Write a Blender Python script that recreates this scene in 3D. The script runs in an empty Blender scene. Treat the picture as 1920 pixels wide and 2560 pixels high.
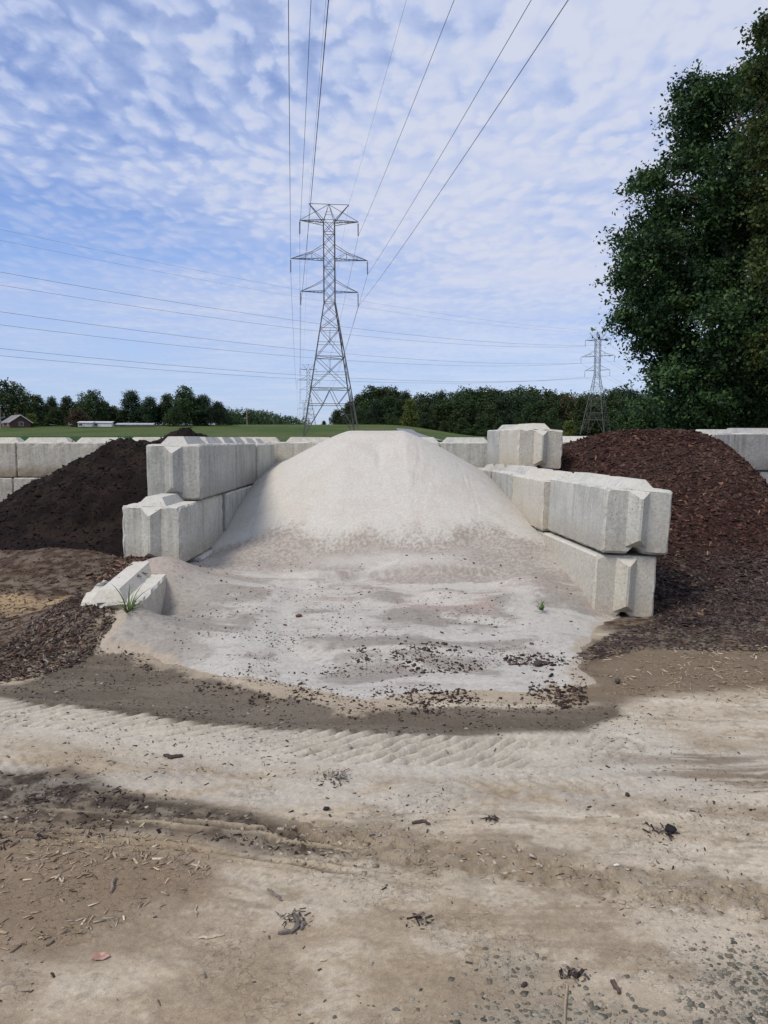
import bpy, math, random
import numpy as np
from mathutils import Vector, Matrix

R = math.radians
scene = bpy.context.scene
COL = scene.collection

# ------------------------------------------------------------------ camera
CAMH, PITCH, F = 1.70, R(5.35), 1923.0
cam_d = bpy.data.cameras.new("camera")
cam = bpy.data.objects.new("camera", cam_d)
COL.objects.link(cam)
cam.location = (0, 0, CAMH)
cam.rotation_euler = (R(90) - PITCH, 0, 0)
cam_d.sensor_fit = 'VERTICAL'
cam_d.sensor_height = 36.0
cam_d.lens = 36.0 * F / 2560.0
cam_d.clip_start = 0.05
cam_d.clip_end = 20000
scene.camera = cam
scene.view_settings.view_transform = 'Standard'
scene.view_settings.look = 'None'
scene.view_settings.exposure = 0.0
scene.view_settings.gamma = 1.0
scene.cycles.max_bounces = 6
scene.cycles.transparent_max_bounces = 8
scene.cycles.use_adaptive_sampling = True

# ------------------------------------------------------------------ world: sky with a sheet of altocumulus
SUN_EL, SUN_AZ = 50.0, 230.0      # azimuth clockwise from +Y : behind the camera, to its left
w = bpy.data.worlds.new("World")
scene.world = w
w.use_nodes = True
nt = w.node_tree
nt.nodes.clear()


def N(tree, typ, **kw):
    n = tree.nodes.new(typ)
    for k, v in kw.items():
        if k.startswith("i_"):
            key = k[2:]
            key = int(key) if key.isdigit() else key.replace("_", " ")
            n.inputs[key].default_value = v
        else:
            setattr(n, k, v)
    return n


def L(tree, a, b):
    tree.links.new(a, b)


def math_n(tree, op, a, b=None, c=None, clamp=False):
    n = tree.nodes.new("ShaderNodeMath")
    n.operation = op
    n.use_clamp = clamp
    for i, v in enumerate((a, b, c)):
        if v is None:
            continue
        if isinstance(v, (int, float)):
            n.inputs[i].default_value = v
        else:
            tree.links.new(v, n.inputs[i])
    return n.outputs[0]


def maprange(tree, v, a, b, c=0.0, d=1.0, smooth=True):
    n = tree.nodes.new("ShaderNodeMapRange")
    n.interpolation_type = 'SMOOTHSTEP' if smooth else 'LINEAR'
    tree.links.new(v, n.inputs[0])
    for i, q in enumerate((a, b, c, d)):
        n.inputs[i + 1].default_value = q
    return n.outputs[0]


def mixc(tree, f, a, b, mode='MIX'):
    n = tree.nodes.new("ShaderNodeMix")
    n.data_type = 'RGBA'
    n.blend_type = mode
    n.clamp_factor = True
    for sock, v in ((n.inputs[0], f), (n.inputs[6], a), (n.inputs[7], b)):
        if isinstance(v, (int, float)):
            sock.default_value = v
        elif isinstance(v, (tuple, list)):
            sock.default_value = (*v[:3], 1)
        else:
            tree.links.new(v, sock)
    return n.outputs[2]


SKY_STRENGTH = 0.108
out = N(nt, "ShaderNodeOutputWorld")
bg = N(nt, "ShaderNodeBackground")
bg.inputs[1].default_value = SKY_STRENGTH
sky = N(nt, "ShaderNodeTexSky", sky_type='NISHITA')
sky.sun_disc = False
sky.sun_elevation = R(SUN_EL)
sky.sun_rotation = R(SUN_AZ)
sky.altitude = 200
sky.air_density = 1.0
sky.dust_density = 0.7
sky.ozone_density = 2.5
tc = N(nt, "ShaderNodeTexCoord")
sep = N(nt, "ShaderNodeSeparateXYZ")
L(nt, tc.outputs["Generated"], sep.inputs[0])
zz = math_n(nt, 'MAXIMUM', sep.outputs[2], 0.0)
zden = math_n(nt, 'ADD', zz, 0.045)
px_ = math_n(nt, 'DIVIDE', sep.outputs[0], zden)
py_ = math_n(nt, 'DIVIDE', sep.outputs[1], zden)
comb = N(nt, "ShaderNodeCombineXYZ")
L(nt, px_, comb.inputs[0])
L(nt, py_, comb.inputs[1])
# large-scale warp of the sheet
wn = N(nt, "ShaderNodeTexNoise", i_Scale=0.9, i_Detail=3.0)
L(nt, comb.outputs[0], wn.inputs["Vector"])
wsub = N(nt, "ShaderNodeVectorMath", operation='MULTIPLY_ADD')
L(nt, wn.outputs["Color"], wsub.inputs[0])
wsub.inputs[1].default_value = (0.22, 0.22, 0)
L(nt, comb.outputs[0], wsub.inputs[2])
mp = N(nt, "ShaderNodeMapping")
mp.inputs["Rotation"].default_value = (0, 0, R(24))
mp.inputs["Scale"].default_value = (1.0, 0.62, 1)
L(nt, wsub.outputs[0], mp.inputs["Vector"])
# puffs
puff = N(nt, "ShaderNodeTexNoise", i_Scale=12.0, i_Detail=5.0, i_Roughness=0.55)
L(nt, mp.outputs[0], puff.inputs["Vector"])
vor = N(nt, "ShaderNodeTexVoronoi", feature='SMOOTH_F1', i_Scale=18.0, i_Smoothness=0.8)
wob = N(nt, "ShaderNodeVectorMath", operation='MULTIPLY_ADD')
L(nt, puff.outputs["Color"], wob.inputs[0])
wob.inputs[1].default_value = (0.13, 0.13, 0)
L(nt, mp.outputs[0], wob.inputs[2])
L(nt, wob.outputs[0], vor.inputs["Vector"])
cell = maprange(nt, vor.outputs["Distance"], 0.1, 0.72, 1.0, 0.0)
big = N(nt, "ShaderNodeTexNoise", i_Scale=1.05, i_Detail=4.0)
mpb = N(nt, "ShaderNodeMapping")
mpb.inputs["Location"].default_value = (3.1, 1.7, 0)
mpb.inputs["Scale"].default_value = (0.8, 0.9, 1)
L(nt, comb.outputs[0], mpb.inputs["Vector"])
L(nt, mpb.outputs[0], big.inputs["Vector"])
streak = N(nt, "ShaderNodeTexNoise", i_Scale=2.6, i_Detail=6.0, i_Roughness=0.6)
mps = N(nt, "ShaderNodeMapping")
mps.inputs["Rotation"].default_value = (0, 0, R(10))
mps.inputs["Scale"].default_value = (0.6, 1.3, 1)
L(nt, wsub.outputs[0], mps.inputs["Vector"])
L(nt, mps.outputs[0], streak.inputs["Vector"])
# more cloud towards +X, less towards -X
az = math_n(nt, 'MULTIPLY_ADD', sep.outputs[0], 0.34, 0.06)
cov = math_n(nt, 'ADD', math_n(nt, 'MULTIPLY', big.outputs["Fac"], 0.85), az)
s1 = math_n(nt, 'MULTIPLY', cell, 0.40)
s2 = math_n(nt, 'MULTIPLY', puff.outputs["Fac"], 0.55)
s3 = math_n(nt, 'MULTIPLY', streak.outputs["Fac"], 0.60)
gapx = math_n(nt, 'MULTIPLY', math_n(nt, 'ADD', sep.outputs[0], 0.36), 4.6)
gapz = math_n(nt, 'MULTIPLY', math_n(nt, 'ADD', sep.outputs[2], -0.235), 21.0)
gap = math_n(nt, 'ADD', math_n(nt, 'MULTIPLY', gapx, gapx), math_n(nt, 'MULTIPLY', gapz, gapz))
gap = maprange(nt, gap, 0.0, 2.2, -0.36, 0.0)
kz = maprange(nt, sep.outputs[2], 0.10, 0.42, 0.30, 1.0)
s12 = math_n(nt, 'MULTIPLY_ADD', math_n(nt, 'ADD', math_n(nt, 'ADD', s1, s2), -0.50), kz, 0.50)
tot = math_n(nt, 'ADD', s12, math_n(nt, 'ADD', s3, math_n(nt, 'ADD', cov, gap)))
cl = maprange(nt, tot, 0.58, 1.26)
hzn = maprange(nt, sep.outputs[2], 0.0, 0.24, 0.40, 1.0)
cl = math_n(nt, 'MULTIPLY', cl, hzn)
cl = math_n(nt, 'MULTIPLY', cl, 0.95)
# thin veil is bluish, the thicker puffs are whiter
dens = maprange(nt, tot, 1.0, 1.55)
ccol = mixc(nt, dens, (4.5, 5.35, 7.7), (6.2, 6.55, 7.8))
skyc = mixc(nt, 1.0, sky.outputs[0], (1.24, 1.26, 1.56), 'MULTIPLY')
pale = maprange(nt, sep.outputs[2], -0.02, 0.30, 0.62, 0.0)
skyc = mixc(nt, pale, skyc, (3.15, 4.7, 7.1))
fin = mixc(nt, cl, skyc, ccol)
L(nt, fin, bg.inputs[0])
L(nt, bg.outputs[0], out.inputs[0])

# ------------------------------------------------------------------ sun (veiled by thin cloud, so soft)
sl = bpy.data.lights.new("sun", 'SUN')
sl.energy = 3.0
sl.angle = R(20)
sl.color = (1.0, 0.91, 0.77)
sun = bpy.data.objects.new("sun", sl)
COL.objects.link(sun)
a_, e_ = R(SUN_AZ), R(SUN_EL)
sdir = Vector((math.sin(a_) * math.cos(e_), math.cos(a_) * math.cos(e_), math.sin(e_)))
sun.rotation_euler = (-sdir).to_track_quat('-Z', 'Y').to_euler()

# ------------------------------------------------------------------ helpers
rng = np.random.default_rng(7)
random.seed(7)
SC = 2560.0 / 2212.0


def ray(px, py):
    a, b = (px - 960.0) / F, (py - 1280.0) / F
    return np.array((a, math.cos(PITCH) - b * math.sin(PITCH), -math.sin(PITCH) - b * math.cos(PITCH)))


def G(px, py, z=0.0):
    d = ray(px, py)
    t = (z - CAMH) / d[2]
    return (d[0] * t, d[1] * t)


def g(px, py, z=0.0):
    return G(px * SC, py * SC, z)


def at(px, py, Y):
    d = ray(px, py)
    t = Y / d[1]
    return np.array((d[0] * t, Y, CAMH + d[2] * t))


def sstep(x, a, b):
    t = np.clip((x - a) / (b - a), 0, 1)
    return t * t * (3 - 2 * t)


def _h(ix, iy, seed):
    n = (ix.astype(np.int64) * 374761393 + iy.astype(np.int64) * 668265263 + seed * 974634777) & 0xffffffff
    n = ((n ^ (n >> 13)) * 1274126177) & 0xffffffff
    n = ((n ^ (n >> 16)) * 2246822519) & 0xffffffff
    return ((n ^ (n >> 15)) & 0xffffff) / float(0xffffff)


def vn(x, y, seed=0):
    x = np.asarray(x, float)
    y = np.asarray(y, float)
    ix, iy = np.floor(x), np.floor(y)
    fx, fy = x - ix, y - iy
    fx = fx * fx * fx * (fx * (fx * 6 - 15) + 10)
    fy = fy * fy * fy * (fy * (fy * 6 - 15) + 10)
    a, b = _h(ix, iy, seed), _h(ix + 1, iy, seed)
    c, d = _h(ix, iy + 1, seed), _h(ix + 1, iy + 1, seed)
    return (a * (1 - fx) + b * fx) * (1 - fy) + (c * (1 - fx) + d * fx) * fy


def fbm(x, y, seed=0, o=4, gain=0.5):
    v, amp, tot_ = 0.0, 1.0, 0.0
    for i in range(o):
        v = v + amp * vn(x, y, seed + i * 17)
        tot_ += amp
        amp *= gain
        x, y = (x * 1.6 + y * 1.2) + 3.7, (y * 1.6 - x * 1.2) + 1.3
    return v / tot_


def sdf(X, Y, pts):
    """signed distance to a polygon, negative inside"""
    d = np.full(X.shape, 1e9)
    ins = np.zeros(X.shape, bool)
    n = len(pts)
    for i in range(n):
        x0, y0 = pts[i]
        x1, y1 = pts[(i + 1) % n]
        ex, ey = x1 - x0, y1 - y0
        wx, wy = X - x0, Y - y0
        t = np.clip((wx * ex + wy * ey) / (ex * ex + ey * ey + 1e-12), 0, 1)
        d = np.minimum(d, (wx - ex * t) ** 2 + (wy - ey * t) ** 2)
        c = ((y0 <= Y) & (y1 > Y)) | ((y1 <= Y) & (y0 > Y))
        xi = x0 + (Y - y0) * ex / (ey if abs(ey) > 1e-9 else 1e-9)
        ins ^= c & (X < xi)
    d = np.sqrt(d)
    return np.where(ins, -d, d)


def pline(X, Y, pts):
    """distance, signed side offset and arc length along a polyline"""
    best = np.full(X.shape, 1e9)
    side = np.zeros(X.shape)
    s = np.zeros(X.shape)
    acc = 0.0
    for (x0, y0), (x1, y1) in zip(pts[:-1], pts[1:]):
        ex, ey = x1 - x0, y1 - y0
        ln = math.hypot(ex, ey)
        wx, wy = X - x0, Y - y0
        t = np.clip((wx * ex + wy * ey) / (ln * ln), 0, 1)
        dx, dy = wx - ex * t, wy - ey * t
        d = np.hypot(dx, dy)
        m = d < best
        best = np.where(m, d, best)
        side = np.where(m, np.sign(ex * wy - ey * wx) * d, side)
        s = np.where(m, acc + t * ln, s)
        acc += ln
    return best, side, s


def lerp3(c, c2, f):
    f = np.asarray(f)[..., None]
    return c * (1 - f) + np.asarray(c2) * f


def mesh_np(name, V, Fq, cols=None, smooth=False):
    """mesh from (n,3) verts and (m,k) faces"""
    V = np.asarray(V, np.float32)
    Fq = np.asarray(Fq, np.int32)
    me = bpy.data.meshes.new(name)
    me.vertices.add(len(V))
    me.vertices.foreach_set("co", V.ravel())
    m, k = Fq.shape
    me.loops.add(m * k)
    me.loops.foreach_set("vertex_index", Fq.ravel())
    me.polygons.add(m)
    me.polygons.foreach_set("loop_start", np.arange(0, m * k, k, dtype=np.int32))
    me.polygons.foreach_set("loop_total", np.full(m, k, np.int32))
    if smooth:
        me.polygons.foreach_set("use_smooth", np.ones(m, bool))
    me.update(calc_edges=True)
    if cols is not None:
        ca = me.color_attributes.new("Col", 'FLOAT_COLOR', 'POINT')
        c4 = np.ones((len(V), 4), np.float32)
        c4[:, :3] = cols
        ca.data.foreach_set("color", c4.ravel())
    return me


def link(name, me, mat=None, parent=None, loc=None, rot=None):
    o = bpy.data.objects.new(name, me)
    COL.objects.link(o)
    if mat is not None and me is not None:
        if len(me.materials) == 0:
            me.materials.append(mat)
    if parent is not None:
        o.parent = parent
    if loc is not None:
        o.location = loc
    if rot is not None:
        o.rotation_euler = rot
    return o


def tag(o, label, cat, group=None):
    o["label"] = label
    o["category"] = cat
    if group:
        o["group"] = group
    return o


def kind(o, k):
    o["kind"] = k
    return o


def stuff(o, label, cat):
    o["kind"] = "stuff"
    o["label"] = label
    o["category"] = cat
    return o


def empty(name, loc=(0, 0, 0), rz=0.0):
    o = bpy.data.objects.new(name, None)
    COL.objects.link(o)
    o.location = loc
    o.rotation_euler = (0, 0, rz)
    o.empty_display_size = 0.3
    return o


def copy_tree(o, parent=None):
    c = o.copy()
    COL.objects.link(c)
    if parent is not None:
        c.parent = parent
    for ch in list(o.children):
        copy_tree(ch, c)
    return c


class MB:
    """collects bars, tubes, boxes into one mesh"""

    def __init__(self, k=1.0):
        self.v, self.f = [], []
        self.k = k

    def add(self, vs, fs):
        b = len(self.v)
        self.v += [tuple(p) for p in vs]
        self.f += [tuple(i + b for i in q) for q in fs]

    def bar(self, p, q, r=0.05, r2=None, n=4):
        r, r2 = r * self.k, (None if r2 is None else r2 * self.k)
        p, q = Vector(p), Vector(q)
        d = q - p
        if d.length < 1e-6:
            return
        d.normalize()
        a = Vector((0, 0, 1)) if abs(d.z) < 0.9 else Vector((0, 1, 0))
        u = d.cross(a).normalized()
        v = d.cross(u)
        r2 = r if r2 is None else r2
        vs = []
        for c, rr in ((p, r), (q, r2)):
            for i in range(n):
                t = 2 * math.pi * (i + 0.5) / n
                vs.append(c + (u * math.cos(t) + v * math.sin(t)) * rr)
        fs = [(i, (i + 1) % n, n + (i + 1) % n, n + i) for i in range(n)]
        fs.append(tuple(range(n - 1, -1, -1)))
        fs.append(tuple(range(n, 2 * n)))
        self.add(vs, fs)

    def tube(self, pts, rad, n=6):
        pts = [Vector(p) for p in pts]
        m = len(pts)
        if not hasattr(rad, '__len__'):
            rad = [rad] * m
        vs = []
        for k, p in enumerate(pts):
            d = (pts[min(k + 1, m - 1)] - pts[max(k - 1, 0)]).normalized()
            a = Vector((0, 0, 1)) if abs(d.z) < 0.9 else Vector((0, 1, 0))
            u = d.cross(a).normalized()
            v = d.cross(u)
            for i in range(n):
                t = 2 * math.pi * i / n
                vs.append(p + (u * math.cos(t) + v * math.sin(t)) * rad[k])
        fs = []
        for k in range(m - 1):
            for i in range(n):
                j = (i + 1) % n
                fs.append((k * n + i, k * n + j, (k + 1) * n + j, (k + 1) * n + i))
        fs.append(tuple(range(n - 1, -1, -1)))
        fs.append(tuple(range((m - 1) * n, m * n)))
        self.add(vs, fs)

    def box(self, c, s, rz=0.0):
        cx, cy, cz = c
        sx, sy, sz = s[0] / 2, s[1] / 2, s[2] / 2
        vs = []
        for z in (-sz, sz):
            for x, y in ((-sx, -sy), (sx, -sy), (sx, sy), (-sx, sy)):
                vs.append((cx + x * math.cos(rz) - y * math.sin(rz), cy + x * math.sin(rz) + y * math.cos(rz), cz + z))
        self.add(vs, [(3, 2, 1, 0), (4, 5, 6, 7), (0, 1, 5, 4), (1, 2, 6, 5), (2, 3, 7, 6), (3, 0, 4, 7)])

    def mesh(self, name):
        me = bpy.data.meshes.new(name)
        me.from_pydata(self.v, [], self.f)
        me.update()
        return me

    def build(self, name, mat, parent=None):
        return link(name, self.mesh(name), mat, parent)


# ------------------------------------------------------------------ materials
def new_mat(name):
    m = bpy.data.materials.new(name)
    m.use_nodes = True
    t = m.node_tree
    return m, t, t.nodes["Principled BSDF"]


def simple(name, col, rough=0.7, metal=0.0, var=0.15, scale=6.0):
    m, t, b = new_mat(name)
    n = N(t, "ShaderNodeTexNoise", i_Scale=scale, i_Detail=5.0)
    co = N(t, "ShaderNodeTexCoord")
    L(t, co.outputs["Object"], n.inputs["Vector"])
    lo = tuple(c * (1 - var) for c in col)
    hi = tuple(min(1, c * (1 + var)) for c in col)
    f = maprange(t, n.outputs["Fac"], 0.3, 0.7)
    L(t, mixc(t, f, lo, hi), b.inputs["Base Color"])
    b.inputs["Roughness"].default_value = rough
    b.inputs["Metallic"].default_value = metal
    return m


def earth(name, rough=0.95, s1=45.0, s2=190.0, bump=0.5, dist=0.006, lo=0.78, hi=1.2, spec=0.15, cracks=0.0):
    m, t, b = new_mat(name)
    at_ = N(t, "ShaderNodeVertexColor", layer_name="Col")
    co = N(t, "ShaderNodeTexCoord")
    n1 = N(t, "ShaderNodeTexNoise", i_Scale=s1, i_Detail=6.0, i_Roughness=0.65)
    n2 = N(t, "ShaderNodeTexNoise", i_Scale=s2, i_Detail=3.0, i_Roughness=0.7)
    L(t, co.outputs["Object"], n1.inputs["Vector"])
    L(t, co.outputs["Object"], n2.inputs["Vector"])
    s = math_n(t, 'ADD', math_n(t, 'MULTIPLY', n1.outputs["Fac"], 0.55), math_n(t, 'MULTIPLY', n2.outputs["Fac"], 0.45))
    f = maprange(t, s, 0.36, 0.64, lo, hi, smooth=False)
    if cracks:
        wv = N(t, "ShaderNodeVectorMath", operation='MULTIPLY_ADD')
        L(t, n1.outputs["Color"], wv.inputs[0])
        wv.inputs[1].default_value = (0.06, 0.06, 0.06)
        L(t, co.outputs["Object"], wv.inputs[2])
        msk = N(t, "ShaderNodeTexNoise", i_Scale=2.3, i_Detail=4.0)
        L(t, co.outputs["Object"], msk.inputs["Vector"])
        for sc_, th_, lo_, hi_ in ((9.0, 0.035, 0.50, 0.62), (26.0, 0.07, 0.44, 0.58)):
            vo = N(t, "ShaderNodeTexVoronoi", feature='DISTANCE_TO_EDGE', i_Scale=sc_)
            L(t, wv.outputs[0], vo.inputs["Vector"])
            ck = maprange(t, vo.outputs["Distance"], 0.0, th_, 1.0, 0.0)
            ck = math_n(t, 'MULTIPLY', ck, maprange(t, msk.outputs["Fac"], lo_, hi_))
            ck = math_n(t, 'MULTIPLY', ck, maprange(t, n1.outputs["Fac"], 0.42, 0.58))
            f = math_n(t, 'MULTIPLY', f, math_n(t, 'MULTIPLY_ADD', ck, -0.5 * cracks, 1.0))
            s = math_n(t, 'MULTIPLY_ADD', ck, -0.8 * cracks, s)
        pv = N(t, "ShaderNodeTexVoronoi", i_Scale=55.0)
        L(t, wv.outputs[0], pv.inputs["Vector"])
        pt = math_n(t, 'MULTIPLY', maprange(t, pv.outputs["Distance"], 0.06, 0.24, 1.0, 0.0), maprange(t, n1.outputs["Fac"], 0.5, 0.62))
        f = math_n(t, 'MULTIPLY', f, math_n(t, 'MULTIPLY_ADD', pt, -0.45 * cracks, 1.0))
        s = math_n(t, 'MULTIPLY_ADD', pt, -0.6 * cracks, s)
    vm = N(t, "ShaderNodeVectorMath", operation='SCALE')
    L(t, at_.outputs["Color"], vm.inputs[0])
    L(t, f, vm.inputs["Scale"])
    L(t, vm.outputs[0], b.inputs["Base Color"])
    b.inputs["Roughness"].default_value = rough
    b.inputs["Specular IOR Level"].default_value = spec
    bp = N(t, "ShaderNodeBump", i_Strength=bump, i_Distance=dist)
    L(t, s, bp.inputs["Height"])
    L(t, bp.outputs[0], b.inputs["Normal"])
    return m


def leaf_mat(name, trans=0.25):
    m, t, b = new_mat(name)
    at_ = N(t, "ShaderNodeVertexColor", layer_name="Col")
    oi = N(t, "ShaderNodeObjectInfo")
    hs = N(t, "ShaderNodeHueSaturation")
    L(t, at_.outputs["Color"], hs.inputs["Color"])
    L(t, maprange(t, oi.outputs["Random"], 0, 1, 0.482, 0.515, smooth=False), hs.inputs["Hue"])
    L(t, maprange(t, oi.outputs["Random"], 0, 1, 0.82, 1.2, smooth=False), hs.inputs["Value"])
    L(t, hs.outputs[0], b.inputs["Base Color"])
    b.inputs["Roughness"].default_value = 0.6
    b.inputs["Specular IOR Level"].default_value = 0.25
    tr = N(t, "ShaderNodeBsdfTranslucent")
    L(t, hs.outputs[0], tr.inputs["Color"])
    mx = N(t, "ShaderNodeMixShader")
    mx.inputs[0].default_value = trans
    L(t, b.outputs[0], mx.inputs[1])
    L(t, tr.outputs[0], mx.inputs[2])
    L(t, mx.outputs[0], t.nodes["Material Output"].inputs["Surface"])
    return m


def concrete(name, base, warm, stain, stain_amt=0.5, streak=0.5):
    m, t, b = new_mat(name)
    co = N(t, "ShaderNodeTexCoord")
    oi = N(t, "ShaderNodeObjectInfo")
    sh = N(t, "ShaderNodeVectorMath", operation='MULTIPLY_ADD')
    cmb = N(t, "ShaderNodeCombineXYZ")
    L(t, oi.outputs["Random"], cmb.inputs[0])
    L(t, oi.outputs["Random"], cmb.inputs[1])
    L(t, cmb.outputs[0], sh.inputs[0])
    sh.inputs[1].default_value = (37, 53, 0)
    L(t, co.outputs["Object"], sh.inputs[2])
    v = sh.outputs[0]
    n1 = N(t, "ShaderNodeTexNoise", i_Scale=2.6, i_Detail=6.0, i_Roughness=0.62)
    L(t, v, n1.inputs["Vector"])
    n2 = N(t, "ShaderNodeTexNoise", i_Scale=34.0, i_Detail=4.0, i_Roughness=0.7)
    L(t, v, n2.inputs["Vector"])
    mpv = N(t, "ShaderNodeMapping")
    mpv.inputs["Scale"].default_value = (11, 11, 0.9)
    L(t, v, mpv.inputs["Vector"])
    n3 = N(t, "ShaderNodeTexNoise", i_Scale=1.0, i_Detail=4.0, i_Roughness=0.6)
    L(t, mpv.outputs[0], n3.inputs["Vector"])
    pit = N(t, "ShaderNodeTexVoronoi", i_Scale=42.0)
    L(t, v, pit.inputs["Vector"])
    pn = N(t, "ShaderNodeTexNoise", i_Scale=8.0)
    L(t, v, pn.inputs["Vector"])
    f1 = maprange(t, n1.outputs["Fac"], 0.32, 0.68)
    c = mixc(t, f1, base, warm)
    fs = math_n(t, 'MULTIPLY', maprange(t, n1.outputs["Color"] if False else n3.outputs["Fac"], 0.48, 0.72), streak)
    c = mixc(t, fs, c, tuple(q * 0.62 for q in base))
    # dirt creeping up from the foot and blotches
    sp = N(t, "ShaderNodeSeparateXYZ")
    L(t, co.outputs["Object"], sp.inputs[0])
    foot = maprange(t, math_n(t, 'ADD', sp.outputs[2], math_n(t, 'MULTIPLY', n1.outputs["Fac"], -0.35)), -0.16, 0.14, 1.0, 0.0)
    c = mixc(t, math_n(t, 'MULTIPLY', foot, stain_amt), c, stain)
    blot = N(t, "ShaderNodeTexNoise", i_Scale=1.3, i_Detail=7.0, i_Roughness=0.7)
    L(t, v, blot.inputs["Vector"])
    c = mixc(t, math_n(t, 'MULTIPLY', maprange(t, blot.outputs["Fac"], 0.5, 0.72), stain_amt), c, tuple(0.5 * (a + q * 0.75) for a, q in zip(stain, base)))
    mpd = N(t, "ShaderNodeMapping")
    mpd.inputs["Scale"].default_value = (24, 24, 0.5)
    L(t, v, mpd.inputs["Vector"])
    nd = N(t, "ShaderNodeTexNoise", i_Scale=1.0, i_Detail=3.0)
    L(t, mpd.outputs[0], nd.inputs["Vector"])
    drip = math_n(t, 'MULTIPLY', maprange(t, nd.outputs["Fac"], 0.52, 0.68), maprange(t, math_n(t, 'MULTIPLY_ADD', n1.outputs["Fac"], 0.5, sp.outputs[2]), 0.42, 0.86))
    gm = N(t, "ShaderNodeNewGeometry")
    sg = N(t, "ShaderNodeSeparateXYZ")
    L(t, gm.outputs["True Normal"], sg.inputs[0])
    drip = math_n(t, 'MULTIPLY', drip, maprange(t, sg.outputs[2], 0.05, 0.3, 1.0, 0.0))
    c = mixc(t, math_n(t, 'MULTIPLY', drip, 0.5 * streak + 0.12), c, tuple(q * 0.8 for q in stain))
    fine = maprange(t, n2.outputs["Fac"], 0.3, 0.7, 0.78, 1.14, smooth=False)
    vs = N(t, "ShaderNodeVectorMath", operation='SCALE')
    L(t, c, vs.inputs[0])
    rnd = maprange(t, oi.outputs["Random"], 0, 1, 0.88, 1.1, smooth=False)
    L(t, math_n(t, 'MULTIPLY', fine, rnd), vs.inputs["Scale"])
    pits = math_n(t, 'MULTIPLY', maprange(t, pit.outputs["Distance"], 0.08, 0.22, 1, 0), maprange(t, pn.outputs["Fac"], 0.44, 0.58))
    hole = N(t, "ShaderNodeTexVoronoi", i_Scale=15.0)
    L(t, v, hole.inputs["Vector"])
    hl = math_n(t, 'MULTIPLY', maprange(t, hole.outputs["Distance"], 0.05, 0.13, 1, 0), maprange(t, n2.outputs["Fac"], 0.42, 0.5))
    pits = math_n(t, 'MAXIMUM', pits, hl)
    dust = math_n(t, 'MULTIPLY', maprange(t, sg.outputs[2], 0.5, 0.85), maprange(t, n1.outputs["Fac"], 0.3, 0.6, 0.35, 0.9))
    vs2 = mixc(t, dust, vs.outputs[0], (0.54, 0.525, 0.475))
    c2 = mixc(t, math_n(t, 'MULTIPLY', pits, 0.55), vs2, tuple(q * 0.4 for q in base))
    L(t, c2, b.inputs["Base Color"])
    b.inputs["Roughness"].default_value = 0.92
    b.inputs["Specular IOR Level"].default_value = 0.2
    h = math_n(t, 'SUBTRACT', math_n(t, 'ADD', math_n(t, 'MULTIPLY', n2.outputs["Fac"], 0.6), math_n(t, 'MULTIPLY', n1.outputs["Fac"], 0.8)), pits)
    bp = N(t, "ShaderNodeBump", i_Strength=0.8, i_Distance=0.008)
    L(t, h, bp.inputs["Height"])
    L(t, bp.outputs[0], b.inputs["Normal"])
    return m


M_ground = earth("dirt_surface", bump=0.85, dist=0.008, lo=0.76, hi=1.22, cracks=0.34)
M_sand = earth("sand_surface", s1=38.0, s2=150.0, bump=0.7, dist=0.006, lo=0.80, hi=1.17)
M_mulch = earth("mulch_surface", s1=25.0, s2=90.0, bump=1.0, dist=0.02, lo=0.3, hi=1.7)
M_chip = earth("wood_chip_surface", s1=60.0, s2=200.0, bump=0.3, dist=0.003, lo=0.75, hi=1.25, rough=0.85)
M_leaf = leaf_mat("leaf_surface")
M_conc = concrete("pale_concrete", (0.37, 0.375, 0.345), (0.50, 0.495, 0.45), (0.27, 0.235, 0.175), 0.5, 0.45)
M_conc_grey = concrete("grey_concrete", (0.33, 0.338, 0.32), (0.46, 0.455, 0.42), (0.2, 0.195, 0.175), 0.5, 0.5)
M_conc_shade_side = concrete("streaked_shade_concrete", (0.215, 0.225, 0.225), (0.30, 0.305, 0.295), (0.12, 0.12, 0.115), 0.6, 0.8)  # streaked concrete, darkened to paint in the shade of the right-hand faces
M_conc_dark = concrete("stained_concrete", (0.25, 0.255, 0.26), (0.36, 0.36, 0.35), (0.14, 0.135, 0.125), 0.6, 0.6)
M_conc_old = concrete("old_stained_concrete", (0.39, 0.38, 0.335), (0.50, 0.475, 0.41), (0.20, 0.155, 0.105), 0.85, 0.5)
M_conc_cream = concrete("cream_concrete", (0.50, 0.475, 0.40), (0.55, 0.525, 0.46), (0.42, 0.35, 0.24), 0.5, 0.25)
M_steel = simple("galvanised_steel", (0.085, 0.085, 0.082), 0.6, 0.15, 0.4, 0.5)
M_insul = simple("brown_grey_insulator", (0.05, 0.045, 0.045), 0.4)
M_wire = simple("aluminium_cable", (0.10, 0.10, 0.11), 0.6, 0.2)
M_rust = simple("rusty_steel", (0.10, 0.06, 0.035), 0.8, 0.3, 0.4, 30)
M_bark = simple("grey_bark", (0.085, 0.07, 0.055), 0.9, 0, 0.4, 8)
M_pole = simple("weathered_pole", (0.22, 0.18, 0.14), 0.9, 0, 0.3, 5)
M_brick = simple("red_brown_brick", (0.085, 0.045, 0.036), 0.9, 0, 0.35, 9)
M_roof = simple("grey_roof_shingle", (0.17, 0.165, 0.165), 0.9, 0, 0.3, 7)
M_white = simple("white_paint", (0.55, 0.56, 0.57), 0.6, 0, 0.08, 2)
M_glass = simple("dark_window_glass", (0.03, 0.035, 0.04), 0.15, 0, 0.3, 3)
M_shed = simple("dull_metal_sheet", (0.42, 0.43, 0.43), 0.5, 0.2, 0.25, 2)
M_asph = simple("grey_asphalt", (0.19, 0.195, 0.21), 0.9, 0, 0.15, 3)

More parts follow.
